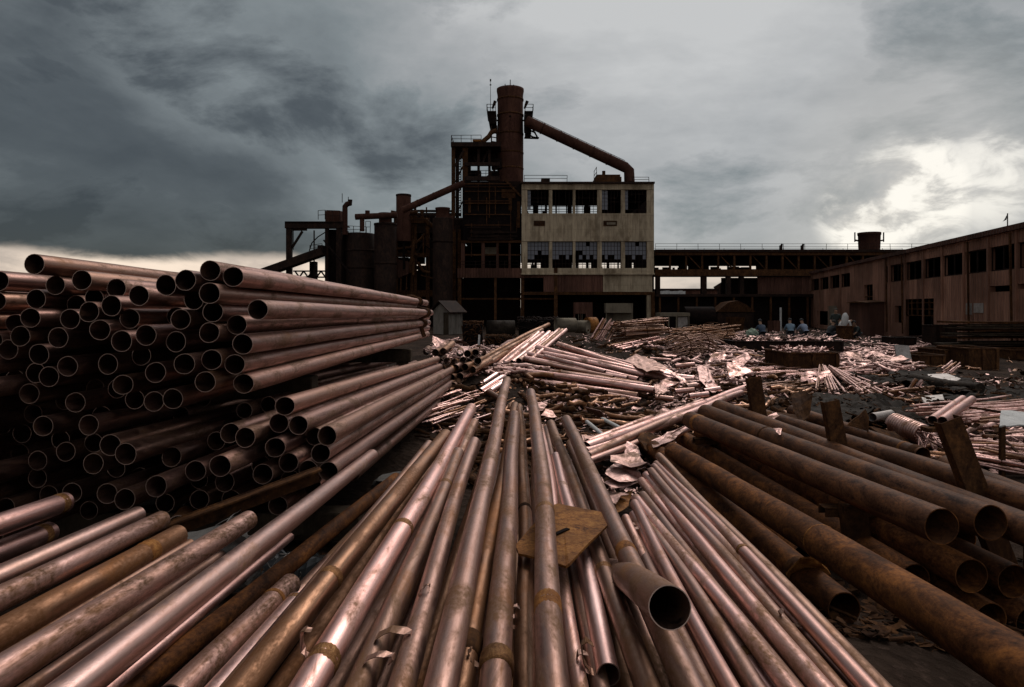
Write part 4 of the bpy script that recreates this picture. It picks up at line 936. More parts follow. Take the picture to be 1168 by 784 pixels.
lit=MB()
for _ in range(520):
    px_,py_=rng.uniform(900,1168),rng.uniform(425,486); p=PZ(px_,py_,.40+rng.uniform(0,.06)); snip(p,.13*rng.uniform(.5,1.5),rng.choice((0,1,1,2,2)))
tag(lit.build('felt_debris',M['rust']),"rusty crumbs scattered over the dark felt sheets",kind='stuff')
for i in range(54):
    x0,x1,y0,y1=((760,870,405,475),(955,1045,402,428),(830,960,402,450),(590,770,470,540),(1045,1168,455,540),(495,590,392,425))[i%6]
    p=hit(rng.uniform(x0,x1),rng.uniform(y0,y1))
    if p is None: continue
    k=rng.randint(4,7); sz=rng.uniform(.010,.024)*p.y; a0=rng.uniform(0,6.3); el=rng.uniform(.4,1.0); tx,ty=rng.uniform(-.5,.5),rng.uniform(-.6,.3)
    pts=[]
    for q in range(k):
        a=6.283*q/k+rng.uniform(-.25,.25); rr=sz*rng.uniform(.6,1.25); x_,y_=rr*math.cos(a),rr*el*math.sin(a); x2,y2=x_*math.cos(a0)-y_*math.sin(a0),x_*math.sin(a0)+y_*math.cos(a0); pts.append(p+Vector((x2,y2,.06+sz*.4+tx*x2-ty*y2)))
    crumpled('copper_sheet_scrap',pts,.005,M['scrap'] if i%4 else M['pink'],"torn pale copper sheet lying among the cuttings of the mid yard",'scrap sheet','torn sheets among the cuttings',amp=.05,freq=3,cuts=3)
# ------------------------------------------------------------------ the works: concrete building
D0=62.0
def bx(m,px0,py0,px1,py1,d,dep,mi=0,zb=None):
    """box whose front face spans these photo pixels at distance d"""
    return m.box(fx(px0,d),d,(fz(py1,d) if zb is None else zb),fx(px1,d),d+dep,fz(py0,d),mi)
def railing(parent,pts,h=.95,posts=1.6,mat='steel',r=.028,name='railing'):
    m=MB(); pts=[Vector(p) for p in pts]
    for a,b in zip(pts,pts[1:]):
        n=max(1,int((b-a).length/posts))
        for i in range(n+1):
            p=a.lerp(b,i/n); m.bar(p,p+Vector((rng.uniform(-.03,.03),0,h)),r*1.6)
        for q in (.5,1.0): m.bar(a+Vector((0,0,h*q)),b+Vector((0,0,h*q+rng.uniform(-.03,.03))),r*1.4)
    return m.build(name,M[mat],parent)
root=empty('factory_building',(0,0,0),0,"tall stained concrete factory block with two rows of broken windows",'building')
DEP=13.0
PIL=[595,601.6,626,630,653.4,656.4,681.4,686.5,708.5,713,737.8,746]
m=MB()
for (y0,y1) in ((209.5,216.5),(243.5,275.5),(306,312)): bx(m,595,y0,746,y1,D0,.35)
for a,b in zip(PIL[0::2],PIL[1::2]):
    bx(m,a,216.5,b,243.5,D0+.06,.4); bx(m,a,275.5,b,306,D0+.06,.4)
bx(m,594,311.8,746.8,313.6,D0-.18,.5)
o=m.build('facade',M['concrete'],root); bv=o.modifiers.new('b','BEVEL'); bv.width=.02
m=MB(); bx(m,688,313.8,744,333,D0+.05,.3); bx(m,738,333,746,372,D0+.1,.5,zb=0); m.build('lower_panel',M['concrete'],root)
m=MB(); bx(m,620,313.9,687.7,333,D0+.03,.2); m.build('rusted_panel',M['cladred'],root)
m=MB(); bx(m,593.5,207.3,747,209.4,D0-.25,DEP+.6); m.build('roof',M['steel'],root)
# sides, floors, rear wall with gaps that let the sky through
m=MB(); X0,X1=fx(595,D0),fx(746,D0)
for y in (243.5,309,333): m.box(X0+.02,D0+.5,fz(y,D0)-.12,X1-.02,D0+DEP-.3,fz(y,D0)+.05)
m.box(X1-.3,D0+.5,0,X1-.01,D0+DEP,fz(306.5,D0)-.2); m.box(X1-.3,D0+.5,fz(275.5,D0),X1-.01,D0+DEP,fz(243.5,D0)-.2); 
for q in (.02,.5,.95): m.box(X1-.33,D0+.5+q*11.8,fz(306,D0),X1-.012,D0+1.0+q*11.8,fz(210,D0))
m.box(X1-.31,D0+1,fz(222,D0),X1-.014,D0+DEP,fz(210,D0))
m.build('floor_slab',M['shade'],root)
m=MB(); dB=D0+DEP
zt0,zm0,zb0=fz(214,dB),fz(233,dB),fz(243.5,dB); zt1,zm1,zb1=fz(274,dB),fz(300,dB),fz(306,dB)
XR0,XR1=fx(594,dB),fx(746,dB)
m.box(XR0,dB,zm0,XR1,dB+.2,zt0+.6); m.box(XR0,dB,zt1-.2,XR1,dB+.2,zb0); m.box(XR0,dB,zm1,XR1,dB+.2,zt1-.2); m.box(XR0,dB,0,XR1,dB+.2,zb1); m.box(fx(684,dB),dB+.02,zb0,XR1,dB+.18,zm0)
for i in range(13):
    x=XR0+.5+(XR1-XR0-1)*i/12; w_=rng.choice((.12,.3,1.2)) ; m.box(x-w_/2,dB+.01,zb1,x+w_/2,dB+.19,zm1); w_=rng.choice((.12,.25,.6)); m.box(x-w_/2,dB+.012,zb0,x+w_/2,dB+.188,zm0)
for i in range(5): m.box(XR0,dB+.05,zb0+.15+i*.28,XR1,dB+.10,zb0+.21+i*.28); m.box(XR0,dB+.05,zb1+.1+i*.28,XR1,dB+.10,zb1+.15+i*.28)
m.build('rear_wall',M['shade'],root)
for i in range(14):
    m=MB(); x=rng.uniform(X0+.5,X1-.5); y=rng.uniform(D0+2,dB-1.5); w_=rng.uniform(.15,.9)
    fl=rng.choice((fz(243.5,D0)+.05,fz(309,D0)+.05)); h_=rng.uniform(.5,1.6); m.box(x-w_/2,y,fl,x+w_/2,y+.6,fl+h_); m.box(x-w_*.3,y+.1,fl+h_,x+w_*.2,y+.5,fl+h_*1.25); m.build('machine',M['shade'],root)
def winpane(px0,px1,py0,py1,full):
    x0,x1,z1,z0=fx(px0,D0),fx(px1,D0),fz(py0,D0),fz(py1,D0); m=MB(); y=D0+.28; nx_,nz=6,6
    for i in range(nx_+1):
        x=x0+(x1-x0)*i/nx_; lo=z0 if (full or rng.random()<.55) else z1-(z1-z0)*rng.uniform(.0,.6)
        if z1-lo>.05: m.box(x-.018,y,lo,x+.018,y+.036,z1)
    for j in range(nz+1):
        z=z0+(z1-z0)*j/nz
        if full or rng.random()<.55: m.box(x0,y+.003,z-.016,x0+(x1-x0)*(1 if full or rng.random()<.6 else rng.uniform(.3,1)),y+.033,z+.016)
    f_=m.build('window',M['steel'],root)
    g=MB(); full_cols=rng.choice((0,0,1,2))
    for i in range(nx_):
        for j in range(nz):
            if (rng.random()<(.95 if j>=3 else (.5 if j==2 else .0))) if full else (i<full_cols and j>=1):
                xa=x0+(x1-x0)*i/nx_+.02; xb=x0+(x1-x0)*(i+1)/nx_-.02; za=z0+(z1-z0)*j/nz+.018; zb_=z0+(z1-z0)*(j+1)/nz-.018
                g.add([(xa,y+.02,za),(xb,y+.02,za),(xb,y+.02,zb_),(xa,y+.02,zb_)],[(0,1,2,3)])
    if g.f: g.build('pane',M['glass'],f_)
for a,b in zip(PIL[1::2],PIL[2::2]):
    winpane(a,b,216.5,243.5,False); winpane(a,b,275.5,306,True)
for (a,b) in ((609,621.5),(688.5,703.5)):
    m=MB(); x0,x1,z0,z1=fx(a,D0),fx(b,D0),fz(258,D0),fz(252,D0); m.box(x0,D0-.04,z0,x1,D0-.003,z1); v=m.build('vent_plate',M['shade'],root)
    m=MB()
    for k in range(4): m.box(x0-.04,D0-.07,z0+k*(z1-z0)/4+.02,x1+.04,D0-.042,z0+k*(z1-z0)/4+.07)
    m.build('louvre',M['rust'] ,v)
m=MB(); x0,x1=fx(692,D0),fx(702,D0); m.box(x0,D0-.09,fz(256.6,D0),x1,D0-.075,fz(253.8,D0)); m.build('sign_strip',M['tan'],root)
# rooftop kit
zr=fz(207.2,D0)
m=MB(); xa,xb=fx(681,D0),fx(711,D0); m.box(xa,D0+1,zr,xb,D0+3.4,zr+.62); m.box(xa+.1,D0+1.1,zr+.6,xb-.1,D0+3.3,zr+.85); m.rod((fx(692,D0),D0+2,zr+.8),(fx(692,D0),D0+2,zr+1.35),.16); m.build('roof_unit',M['rust'],root)
railing(root,[(fx(682,D0),D0+.9,zr+.6),(fx(682,D0),D0+3,zr+.6)],.9); railing(root,[(fx(598,D0),D0+.3,zr),(fx(647,D0),D0+.3,zr)],.62,2.2); railing(root,[(fx(722,D0),D0+.3,zr),(fx(741,D0),D0+.3,zr)],.45,1.4)
m=MB(); m.box(fx(618,D0),D0+1,zr,fx(628,D0),D0+2,zr+.5); m.box(fx(604,D0),D0+2,zr,fx(610,D0),D0+3,zr+.3); m.build('roof_crate',M['steel'],root)
# ground floor: posts, beam
m=MB(); bx(m,632,306,636,373,D0-.12,.3,zb=0); m.build('post',M['rust'],root)
m=MB(); bx(m,743,334,747,373,D0-.1,.4,zb=0); m.build('post',M['rust'],root)
m=MB(); bx(m,596,333.2,746,336.5,D0+.02,.35); m.build('lintel',M['rust'],root)
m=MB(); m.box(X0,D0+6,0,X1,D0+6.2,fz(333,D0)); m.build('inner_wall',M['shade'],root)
for k,(a,b,y0,y1,mt,l) in enumerate(((655,676,345,358,'cladred',"dull red cabinet inside the open ground floor"),(691,722,346,357,'tan',"tan canopy box inside the open ground floor"),(656,668,358,368,'tan',"low tan crate on the ground before the open floor"))):
    m=MB(); bx(m,a,y0,b,y1,D0-1.5,1.2,zb=(None if k==1 else 0)); 
    if k==1:
        for x in (a+.6,b-.6): bx(m,x-.5,y1-.2,x+.5,372,D0-1.4,.12,zb=0)
        bx(m,a,357.2,b,372,D0-.5,.1,zb=0)
    else:
        for q in (.33,.66): bx(m,a+(b-a)*q-.3,y0+.5,a+(b-a)*q+.3,y1,D0-1.56,.05,zb=0.05)
    o=m.build('storage_cabinet',M[mt],origin=(fx(a,D0),D0-1.5,0)); tag(o,l,'cabinet')

# ------------------------------------------------------------------ furnace house (dark rusted bay left of the concrete block)
D1=62.5
fh=empty('furnace_house',(0,0,0),0,"dark gutted rust-black furnace house joined to the concrete block",'building')
m=MB(); bx(m,521.5,306,632,317,D1-.35,.4); m.build('crane_beam',M['cladred'],fh)
for a,b,y0 in ((522,526,306),(563.6,566.4,317),(594,598,306)):
    m=MB(); bx(m,a,y0+(.0 if y0>310 else 11.2),b,373,D1-.25,.35,zb=0); m.build('column',M['rust'],fh)
m=MB(); bx(m,526,340,632,342,D1-.1,.15); m.build('tie_rail',M['rust'],fh)
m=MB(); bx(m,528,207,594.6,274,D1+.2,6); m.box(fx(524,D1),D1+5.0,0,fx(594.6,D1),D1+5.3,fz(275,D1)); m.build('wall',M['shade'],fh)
for a,b in ((526,530),(549,553),(566,569),(580,582.6)):
    m=MB(); bx(m,a,275,b,306,D1,.3); m.build('column',M['cladred'],fh)
m=MB(); bx(m,526,290,594,291.6,D1+.03,.2); bx(m,526,274.4,595,277,D1-.1,.3); m.build('tie_rail',M['rust'],fh)
for k in range(16):
    m=MB(); x=rng.uniform(529,590); y=rng.uniform(208,262)
    if k%2: bx(m,x,y,x+rng.uniform(.5,1.2),min(304,y+rng.uniform(15,50)),D1+.04-.012*k,.1)
    else: bx(m,530,y,rng.uniform(550,592),y+rng.uniform(.5,1.2),D1+.05-.012*k,.1)
    m.build('stanchion',M['rust'],fh)
m=MB()
for k in range(16): 
    y=262+rng.uniform(-6,12); bx(m,532+rng.uniform(0,10),y,560+rng.uniform(0,32),y+rng.uniform(.8,2),D1+.0-.02*k,.1)
m.build('fallen_sheet',M['steel'],fh)
m=MB(); bx(m,553,282,566,290,D1+1,.05); m.build('pale_board',M['tan'],fh)
for a,y0,b,y1 in ((572,216,588,226),(580,226,584,240),(534,226,537,243),(590,230,593,260)):
    m=MB(); bx(m,a,y0,b,y1,D1+.1,.09); m.build('patch',M['rust'],fh)
m=MB(); m.bar((fx(576,D1),D1+.05,fz(205,D1)),(fx(594,D1),D1+.05,fz(224,D1)),.18); m.build('brace',M['rust'],fh)

# ------------------------------------------------------------------ chimney and its platforms
D2=64.5
cx=fx(582,D2)
ch=empty('chimney_stack',(cx,D2+1.2,fz(207,D2)),0,"tall round rust-red chimney rising above the works",'chimney')
zb_,zt=fz(212,D2),fz(97.5,D2); b0=-fz(207,D2); r0=15.2/F*D2
m=MB(); pr=[(r0*1.0,zb_),(r0*1.0,fz(155,D2)),(r0*.97,fz(127,D2)),(r0*.98,fz(105,D2)),(r0*1.04,fz(100,D2)),(r0*1.04,zt),(r0*.9,zt),(r0*.88,zt-1.2),(0,zt-1.3)]
m.lathe((0,0,b0),pr,32); m.build('shaft',M['stackrust'],ch)
for y in (110,128,150,172,190):
    m=MB(); z=fz(y,D2)+b0; m.lathe((0,0,z),[(r0*.99,-.08),(r0*1.025,-.07),(r0*1.025,.07),(r0*.99,.08)],32); m.build('hoop',M['rust'],ch)
for x,h in ((576,.32),(582,.62),(586,.28)):
    m=MB(); X=fx(x,D2)-cx; m.rod((X,-.2,zt+b0-.05),(X,-.2,zt+b0+h*1.4),.05,.035,seg=8); m.build('lightning_rod',M['steel'],ch)
m=MB(); m.rod((0.0,-r0*1.0,fz(133,D2)+b0),(0,-r0*.96-.12,fz(133,D2)+b0),.1,seg=10); m.build('port',M['shade'],ch)
pf=empty('chimney_platform',(cx,D2+1.2,fz(142,D2)),0,"railed gallery platform wrapped round the chimney top",'platform'); zo=-fz(142,D2)
x0,x1=fx(555.5,D2)-cx,fx(608,D2)-cx
m=MB(); zz0,zz1=0,fz(128,D2)+zo
m.box(x0,-1.6,zz1-.12,-r0*1.05,1.6,zz1); m.box(r0*1.05,-1.6,zz1-.12,x1,1.6,zz1); m.box(-r0*1.05,r0*1.1,zz1-.12,r0*1.05,1.6,zz1-.003); m.build('deck',M['steel'],pf)
for s,xa,xb in ((-1,x0,-r0*1.06),(1,r0*1.06,x1-.1)):
    m=MB(); vs=[]; t=.25
    for y in (-1.5,1.5): vs+=[(xa+.05*(s<0),y,zz1-.125),(xb,y,zz1-.125),(xb-(.0 if s<0 else .35),y,0),(xa+(.25 if s<0 else 0),y,0)]
    m.add(vs,[(0,1,2,3),(7,6,5,4),(0,4,5,1),(1,5,6,2),(2,6,7,3),(3,7,4,0)]); m.build('apron',M['shade'],pf)
railing(pf,[(x0,-1.6,zz1),(-r0*1.1,-1.6,zz1)],.62,.7); railing(pf,[(r0*1.1,-1.6,zz1),(x1,-1.6,zz1),(x1,1.6,zz1)],.62,.7); railing(pf,[(x0,-1.6,zz1),(x0,1.6,zz1)],.62,.9)
m=MB(); X=fx(559.5,D2)-cx; m.rod((X,-1.2,zz1),(X,-1.2,fz(92,D2)+zo),.035,.02,seg=6); m.rod((X,-1.2,fz(93,D2)+zo),(X,-1.2,fz(90.5,D2)+zo),.07,seg=8); m.rod((X-.08,-1.2,fz(97,D2)+zo),(X+.08,-1.2,fz(97,D2)+zo),.06,seg=6); m.build('mast',M['steel'],pf)
for x in (563.5,600):
    m=MB(); X=fx(x,D2)-cx; m.rod((X-.15,-1.3,zz1+.3),(X+.12,-1.3,zz1+1.0),.09,.16,seg=10); m.bar((X-.1,-1.3,zz1),(X-.1,-1.3,zz1+.5),.06); m.build('floodlight',M['steel'],pf)
m=MB()
for a,b in (((598,150),(608,156)),((608,156),(615,157)),((598,157),(614,157.5)),((602,142),(601,157)),((606,144),(613,156)),((599,146),(611,151))): m.bar((fx(a[0],D2)-cx,-1.0,fz(a[1],D2)+zo),(fx(b[0],D2)-cx,-1.0,fz(b[1],D2)+zo),.13)
m.box(fx(599,D2)-cx,-1.2,fz(152,D2)+zo,fx(606,D2)-cx,.8,fz(143.5,D2)+zo)
m.build('bracket_frame',M['shade'],pf)
m=MB()
for y in (148,152,157,162): m.bar((fx(566,D2)-cx,-1.1,fz(y,D2)+zo),(fx(560,D2)-cx,-1.1,fz(y-1,D2)+zo),.08)
for x in (560.5,566.5): m.bar((fx(x,D2)-cx,-1.1,fz(143,D2)+zo),(fx(x,D2)-cx,-1.1,fz(164,D2)+zo),.12)
m.build('ladder',M['steel'],pf)

# inclined ducts
def duct(name,label,pts,r,mat,d,extra=None,rail=False):
    root=empty(name,(fx(pts[0][0],d),d,fz(pts[0][1],d)),0,label,'duct'); o=Vector(root.location)
    V=[Vector((fx(x,d),d+(e[0] if e else 0),fz(y,d)))-o for x,y,*e in pts]
    m=MB(); m.tube(V,r,16); m.build('tube',M[mat],root)
    L=V[1]-V[0]; n=max(3,int(L.length/1.6))
    for i in range(1,n):
        c=V[0].lerp(V[1],i/n); e=L.normalized()*.06; m=MB(); m.rod(c-e,c+e,r*1.09,seg=16); m.build('flange',M[mat],root)
    if rail:
        m=MB(); m.bar(V[0]+Vector((0,0,r*1.25)),V[1]+Vector((0,0,r*1.25)),.04)
        for i in range(n*3): c=V[0].lerp(V[1],i/n/3); m.bar(c+Vector((0,0,r*.9)),c+Vector((0,0,r*1.25)),.03)
        m.build('handline',M['steel'],root)
    return root
duct('inclined_duct',"long round duct slanting down from the chimney gallery to the concrete roof",[(600,138),(713,191),(717.5,195),(718,208)],.50,'stackrust',D2-.6,rail=True)
duct('inclined_duct',"slim slanting pipe between the short chimney and the steel tower",[(459,240),(514,215.5),(530,209)],.31,'stackrust',61,)

# ------------------------------------------------------------------ steel tower under the chimney
D3=63.0
tw=empty('steel_tower',(fx(540,D3),D3,0),0,"open braced steel tower with a railed deck beside the chimney",'tower'); ox=fx(540,D3)
def tb(name,segs,w_,mat='steel',d=0.0):
    m=MB()
    for (a,b) in segs: m.bar((fx(a[0],D3)-ox,d,fz(a[1],D3)),(fx(b[0],D3)-ox,d,fz(b[1],D3)),w_)
    return m.build(name,M[mat],tw)
m=MB(); m.box(fx(514.5,D3)-ox,-.3,fz(168,D3),fx(571,D3)-ox,5,fz(163,D3)); m.build('deck',M['steel'],tw)
for x in (517,530.5):
    for d in (0,4.6): 
        m=MB(); w_=.17 if x<520 else .25; X=fx(x,D3)-ox; m.box(X-w_,d,fz(250,D3),X+w_,d+.3,fz(168.2,D3)); m.build('column',M['rust'] if d==0 else M['steel'],tw)
for x in (545.5,558): 
    m=MB(); X=fx(x,D3)-ox; m.box(X-.12,.5,fz(208,D3),X+.12,.8,fz(168.2,D3)); m.build('column',M['steel'],tw)
railing(tw,[(fx(515,D3)-ox,-.25,fz(163,D3)),(fx(549,D3)-ox,-.25,fz(163,D3))],.62,.9); railing(tw,[(fx(515,D3)-ox,-.25,fz(163,D3)),(fx(515,D3)-ox,4.8,fz(163,D3))],.62,.9)
tb('brace',[((519,190),(529,172))],.2); tb('brace',[((519,207),(529,186))],.12,d=.4); tb('brace',[((519,225),(529,207))],.1,d=.4); tb('brace',[((519,246),(529,226))],.1,d=.4)
tb('ladder',[((521,174),(521,250)),((525,174),(525,250))]+[((521,176+3*k),(525,176+3*k)) for k in range(24)],.07,d=.9)
tb('floor_beam',[((530,187.5),(570,187.5))],.32); tb('floor_beam',[((530,204),(570,204))],.4); tb('floor_beam',[((514,250),(534,250))],.2)
m=MB()
for (a,y0,b,y1,e) in ((530,169,570,177,2.5),(560,177,572,188,1.5),(530,189,545,195,2.2),(556,190,570,206,2.0),(541,192,548,197,1.0)): m.box(fx(a,D3)-ox,e,fz(y1,D3),fx(b,D3)-ox,e+1.0,fz(y0,D3))
m.build('plating',M['shade'],tw)
tb('brace',[((548,187),(556,170))],.16,d=.9); tb('brace',[((555,200),(566,190))],.14,d=.9); tb('brace',[((540,177),(546,187))],.1,d=.9)
m=MB(); V=[Vector((fx(x,D3)-ox,1.0,fz(y,D3))) for x,y in ((546,163),(551,158),(557,153),(560,148),(566,146))]; m.tube(V,.22,10); m.build('bent_pipe',M['rust'],tw)
m=MB(); m.box(fx(539,D3)-ox,.2,fz(163.2,D3)+.2,fx(549,D3)-ox,2,fz(161,D3)+.2); m.build('deck_box',M['rusthot'],tw)
railing(tw,[(fx(531,D3)-ox,.1,fz(204,D3)+.2),(fx(560,D3)-ox,.1,fz(204,D3)+.2)],.55,.45)

# ------------------------------------------------------------------ plant on the other side: vessels, silo, conveyor
D4=60.0
def vessel(name,label,cat,px0,px1,py0,py1,mat,d=D4,cap=None,dome=False,rings=(),zb=0):
    cx_=fx((px0+px1)/2,d); r=(px1-px0)/2/F*d; root=empty(name,(cx_,d+r,zb),0,label,cat); zt_=fz(py0,d)-zb; z0=(fz(py1,d)-zb) if py1 is not None else 0
    m=MB(); pr=[(r,z0),(r,zt_-.05),(r*.97,zt_)]+([(r*.8,zt_+r*.35),(r*.4,zt_+r*.55),(0,zt_+r*.6)] if dome else [(0,zt_+.02)]); m.lathe((0,0,0),pr,28); m.build('shell',M[mat],root)
    for y in rings:
        z=fz(y,d)-zb; m=MB(); m.lathe((0,0,z),[(r*.99,-.09),(r*1.04,-.08),(r*1.04,.08),(r*.99,.09)],28); m.build('hoop',M['steel'],root)
    if cap: m=MB(); c=cap/F*d/2; m.lathe((0,0,zt_),[(c,0),(c,.8),(c*1.08,.82),(c*1.08,.95),(0,.97)],24); m.build('cap',M['stackrust'],root)
    return root
vessel('storage_tank',"broad dull grey-brown tank behind the tall copper stack",'tank',389.5,424,265,None,'steel',D4,rings=(285,305))
vessel('steel_cylinder',"tall brown cylinder with a capped top next to the broad tank",'vessel',424.5,450,254,None,'steel',D4-1,cap=15,rings=(254.8,300))
vessel('short_chimney',"short red-rust chimney with a flared rim above the plant",'chimney',450.5,467.5,221,275,'stackrust',D4+2,rings=(221.8,),zb=fz(280,D4+2))
vessel('steel_cylinder',"domed dark cylinder between the plant and the furnace house",'vessel',492,515.5,248,None,'steel',D4,dome=False,cap=16,rings=(275,))
vessel('flue_drum',"small rusty drum lying against the domed cylinder's shoulder",'drum',509,517,246,262,'stackrust',D4+1,zb=fz(262,D4+1))
vessel('roof_tank',"round railed tank on top of the portal frame",'tank',368.5,388.5,240,258,'stackrust',D4+.6,zb=fz(258,D4+.6))
rt=empty('tank_rail',(0,0,0),0,"bent guard rail hung on the roof tank's side",'railing'); railing(rt,[(fx(361.5,D4),D4+.4,fz(250,D4)),(fx(370,D4),D4+.2,fz(250,D4)),(fx(387,D4),D4+.2,fz(251,D4))],.8,.6)
m=MB(); 
pp=empty('vent_pipe',(fx(393.5,D4),D4,0),0,"upright vent pipe with a hooked top beside the roof tank",'pipe'); q=fx(393.5,D4)
m=MB(); m.tube([(0,0,fz(268,D4)),(0,0,fz(240,D4)),(0,0,fz(236,D4)),(.18,0,fz(233,D4)),(.45,0,fz(232,D4))],.24,12); m.build('stem',M['stackrust'],pp); m=MB(); m.rod((.45,0,fz(234.5,D4)),(.45,0,fz(228,D4)),.16,.2); m.build('cowl',M['steel'],pp); 
for x,h in ((390,.8),(397,.5)): m=MB(); m.rod((fx(x,D4)-q,.1,fz(231,D4)),(fx(x,D4)-q,.1,fz(231,D4)+h),.03,seg=6); m.build('aerial',M['steel'],pp)
pt=empty('portal_frame',(fx(350,D4),D4,0),0,"rusty portal frame carrying the roof tank over the conveyor",'frame'); ox4=fx(350,D4)
def pb(name,segs,w_,mat='steel',d=0.0,par=None,o_=None):
    m=MB(); o_=ox4 if o_ is None else o_
    for (a,b) in segs: m.bar((fx(a[0],D4)-o_,d,fz(a[1],D4)),(fx(b[0],D4)-o_,d,fz(b[1],D4)),w_)
    return m.build(name,M[mat],par or pt)
pb('beam',[((326,257),(392,257))],.6); m=MB(); m.box(fx(326,D4)-ox4,-.3,fz(255.4,D4),fx(390,D4)-ox4,3,fz(254.3,D4)); m.build('deck',M['steel'],pt)
pb('column',[((330,261),(330,374))],.45); pb('column',[((387,261),(387,374))],.45); pb('column',[((373,261),(373,374))],.3)
pb('brace',[((333,283),(345,264))],.18); pb('brace',[((334,262),(350,262))],.2); pb('rod',[((334.5,262),(334.5,285))],.06); pb('rod',[((358.3,263),(358.3,317))],.1)
m=MB(); V=[Vector((fx(x,D4)-ox4,.2,fz(y,D4))) for x,y in ((370,265),(362,270),(355,277),(352,286))]; m.tube(V,.05,6); m.build('hose',M['steel'],pt)
m=MB(); m.box(fx(370,D4)-ox4,.6,0,fx(391,D4)-ox4,2.2,fz(261,D4)); m.build('side_plating',M['shade'],pt)
pb('truss',[((332,309),(372,309)),((332,316),(372,316))]+[((334+5*k,309+7*(k%2)),((339+5*k),316-7*(k%2))) for k in range(7)],.12,d=.6)
m=MB(); m.box(fx(351,D4)-ox4,.5,fz(320,D4),fx(358,D4)-ox4,1.2,fz(298,D4)); m.build('motor_box',M['shade'],pt)
railing(pt,[(fx(352,D4)-ox4,.3,fz(287,D4)),(fx(366,D4)-ox4,.3,fz(285,D4))],.55,.5)
cv=empty('conveyor_gallery',(fx(340,D4),D4-.5,0),0,"dark slanting conveyor gallery passing under the portal frame",'conveyor'); oc=fx(340,D4)
m=MB(); m.bar((fx(215,D4)-oc,0,fz(343.5,D4)),(fx(371,D4)-oc,0,fz(287.5,D4)),1.4,.65); m.build('casing',M['steel'],cv); m=MB(); m.box(fx(366,D4)-oc,-.6,fz(292,D4),fx(372,D4)-oc,.6,fz(281,D4)); m.build('head_box',M['shade'],cv)
for px_ in (235,280,318):
    py_=343.5-(px_-215)*.359; m=MB()
    for s_ in (-.5,.5): m.bar((fx(px_,D4)-oc,s_*2,0),(fx(px_,D4)-oc,s_,fz(py_+3,D4)),.2)
    m.bar((fx(px_,D4)-oc,-.6,fz(py_+5,D4)),(fx(px_,D4)-oc,.6,fz(py_+5,D4)),.2); m.build('trestle',M['steel'],cv)
hpz=empty('cross_duct',(fx(430,D4),D4-1.4,fz(250,D4)),0,"level round duct running across the capped cylinder's top",'duct'); m=MB(); m.rod((fx(409.5,D4)-fx(430,D4),0,0),(fx(456,D4)-fx(430,D4),0,.15),.26,seg=14); m.build('tube',M['stackrust'],hpz)
for x,y0,y1 in ((417,266,253),(423,243,250)): m=MB(); m.rod((fx(x,D4)-fx(430,D4),0,fz(y0,D4)-fz(250,D4)),(fx(x,D4)-fx(430,D4),0,fz(y1,D4)-fz(250,D4)),.2,seg=10); m.build('leg',M['stackrust'],hpz)
tr_=empty('tank_top_rail',(0,0,0),0,"guard rail round the broad tank's roof",'railing'); railing(tr_,[(fx(395,D4),D4+.3,fz(265,D4)),(fx(417,D4),D4+.3,fz(266,D4))],.6,.5); railing(tr_,[(fx(418,D4),D4-.3,fz(266,D4)),(fx(423,D4),D4-.3,fz(266,D4))],1.0,.25)
# dense process rack between cylinder and furnace house
D5=63.5
pk=empty('process_rack',(fx(480,D5),D5,0),0,"dense rusted rack of pipes, beams and hoppers between the vessels",'structure'); o5=fx(480,D5)
def kb(name,segs,w_,mat='steel',d=0.0,h=None):
    m=MB()
    for (a,b) in segs: m.bar((fx(a[0],D5)-o5,d,fz(a[1],D5)),(fx(b[0],D5)-o5,d,fz(b[1],D5)),w_,h)
    return m.build(name,M[mat],pk)
for x,y0,w_ in ((452,252,.35),(470,243,.3),(474,246,.25),(488,250,.35),(518,262,.35),(524,262,.3)): kb('column',[((x,y0),(x,373))],w_,'rust')
for a,b,y,w_ in ((447,525,262,.7),(450,490,252,.5),(450,474,278,.45),(450,492,291,.4),(486,526,285,.3),(448,525,335,.6),(450,492,305,.35),(470,526,244,.25),(463,516,240,.2)): kb('beam',[((a,y),(b,y+rng.uniform(-.6,.6)))],w_,rng.choice(('steel','rust')),d=rng.uniform(-.4,.6))
m=MB()
for a,y0,b,y1,e in ((450,253,470,268,1.5),(448,274,474,290,2.0),(448,308,486,374,1.0),(466,240,492,262,3.0),(488,300,526,374,1.2),(500,262,528,300,2.5),(450,292,462,302,2),(476,266,484,288,2.8),(462,290,478,298,3.2)): m.box(fx(a,D5)-o5,e,max(0,fz(y1,D5)),fx(b,D5)-o5,e+1.2,fz(y0,D5))
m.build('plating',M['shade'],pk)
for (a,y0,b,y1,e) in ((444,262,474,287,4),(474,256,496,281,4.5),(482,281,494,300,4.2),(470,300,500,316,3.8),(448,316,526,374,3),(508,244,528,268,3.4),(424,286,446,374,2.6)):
    m=MB(); m.box(fx(a,D5)-o5,e,max(0,fz(y1,D5)),fx(b,D5)-o5,e+1.0,fz(y0,D5)); m.build('backing_box',M['shade'] if e>3.5 else M['steel'],pk)  # dark boxes added behind the rack to fill its gaps
for (x,y0,y1,r_) in ((473,250,233,.12),(481,250,239,.2),(486,252,236,.07),(444,256,244,.1),(506,250,240,.12),(457,262,247,.15)):
    m=MB(); m.rod((fx(x,D5)-o5,.3,fz(y0,D5)),(fx(x,D5)-o5,.3,fz(y1,D5)),r_,seg=10); m.build('vent_pipe',M['rust'],pk)
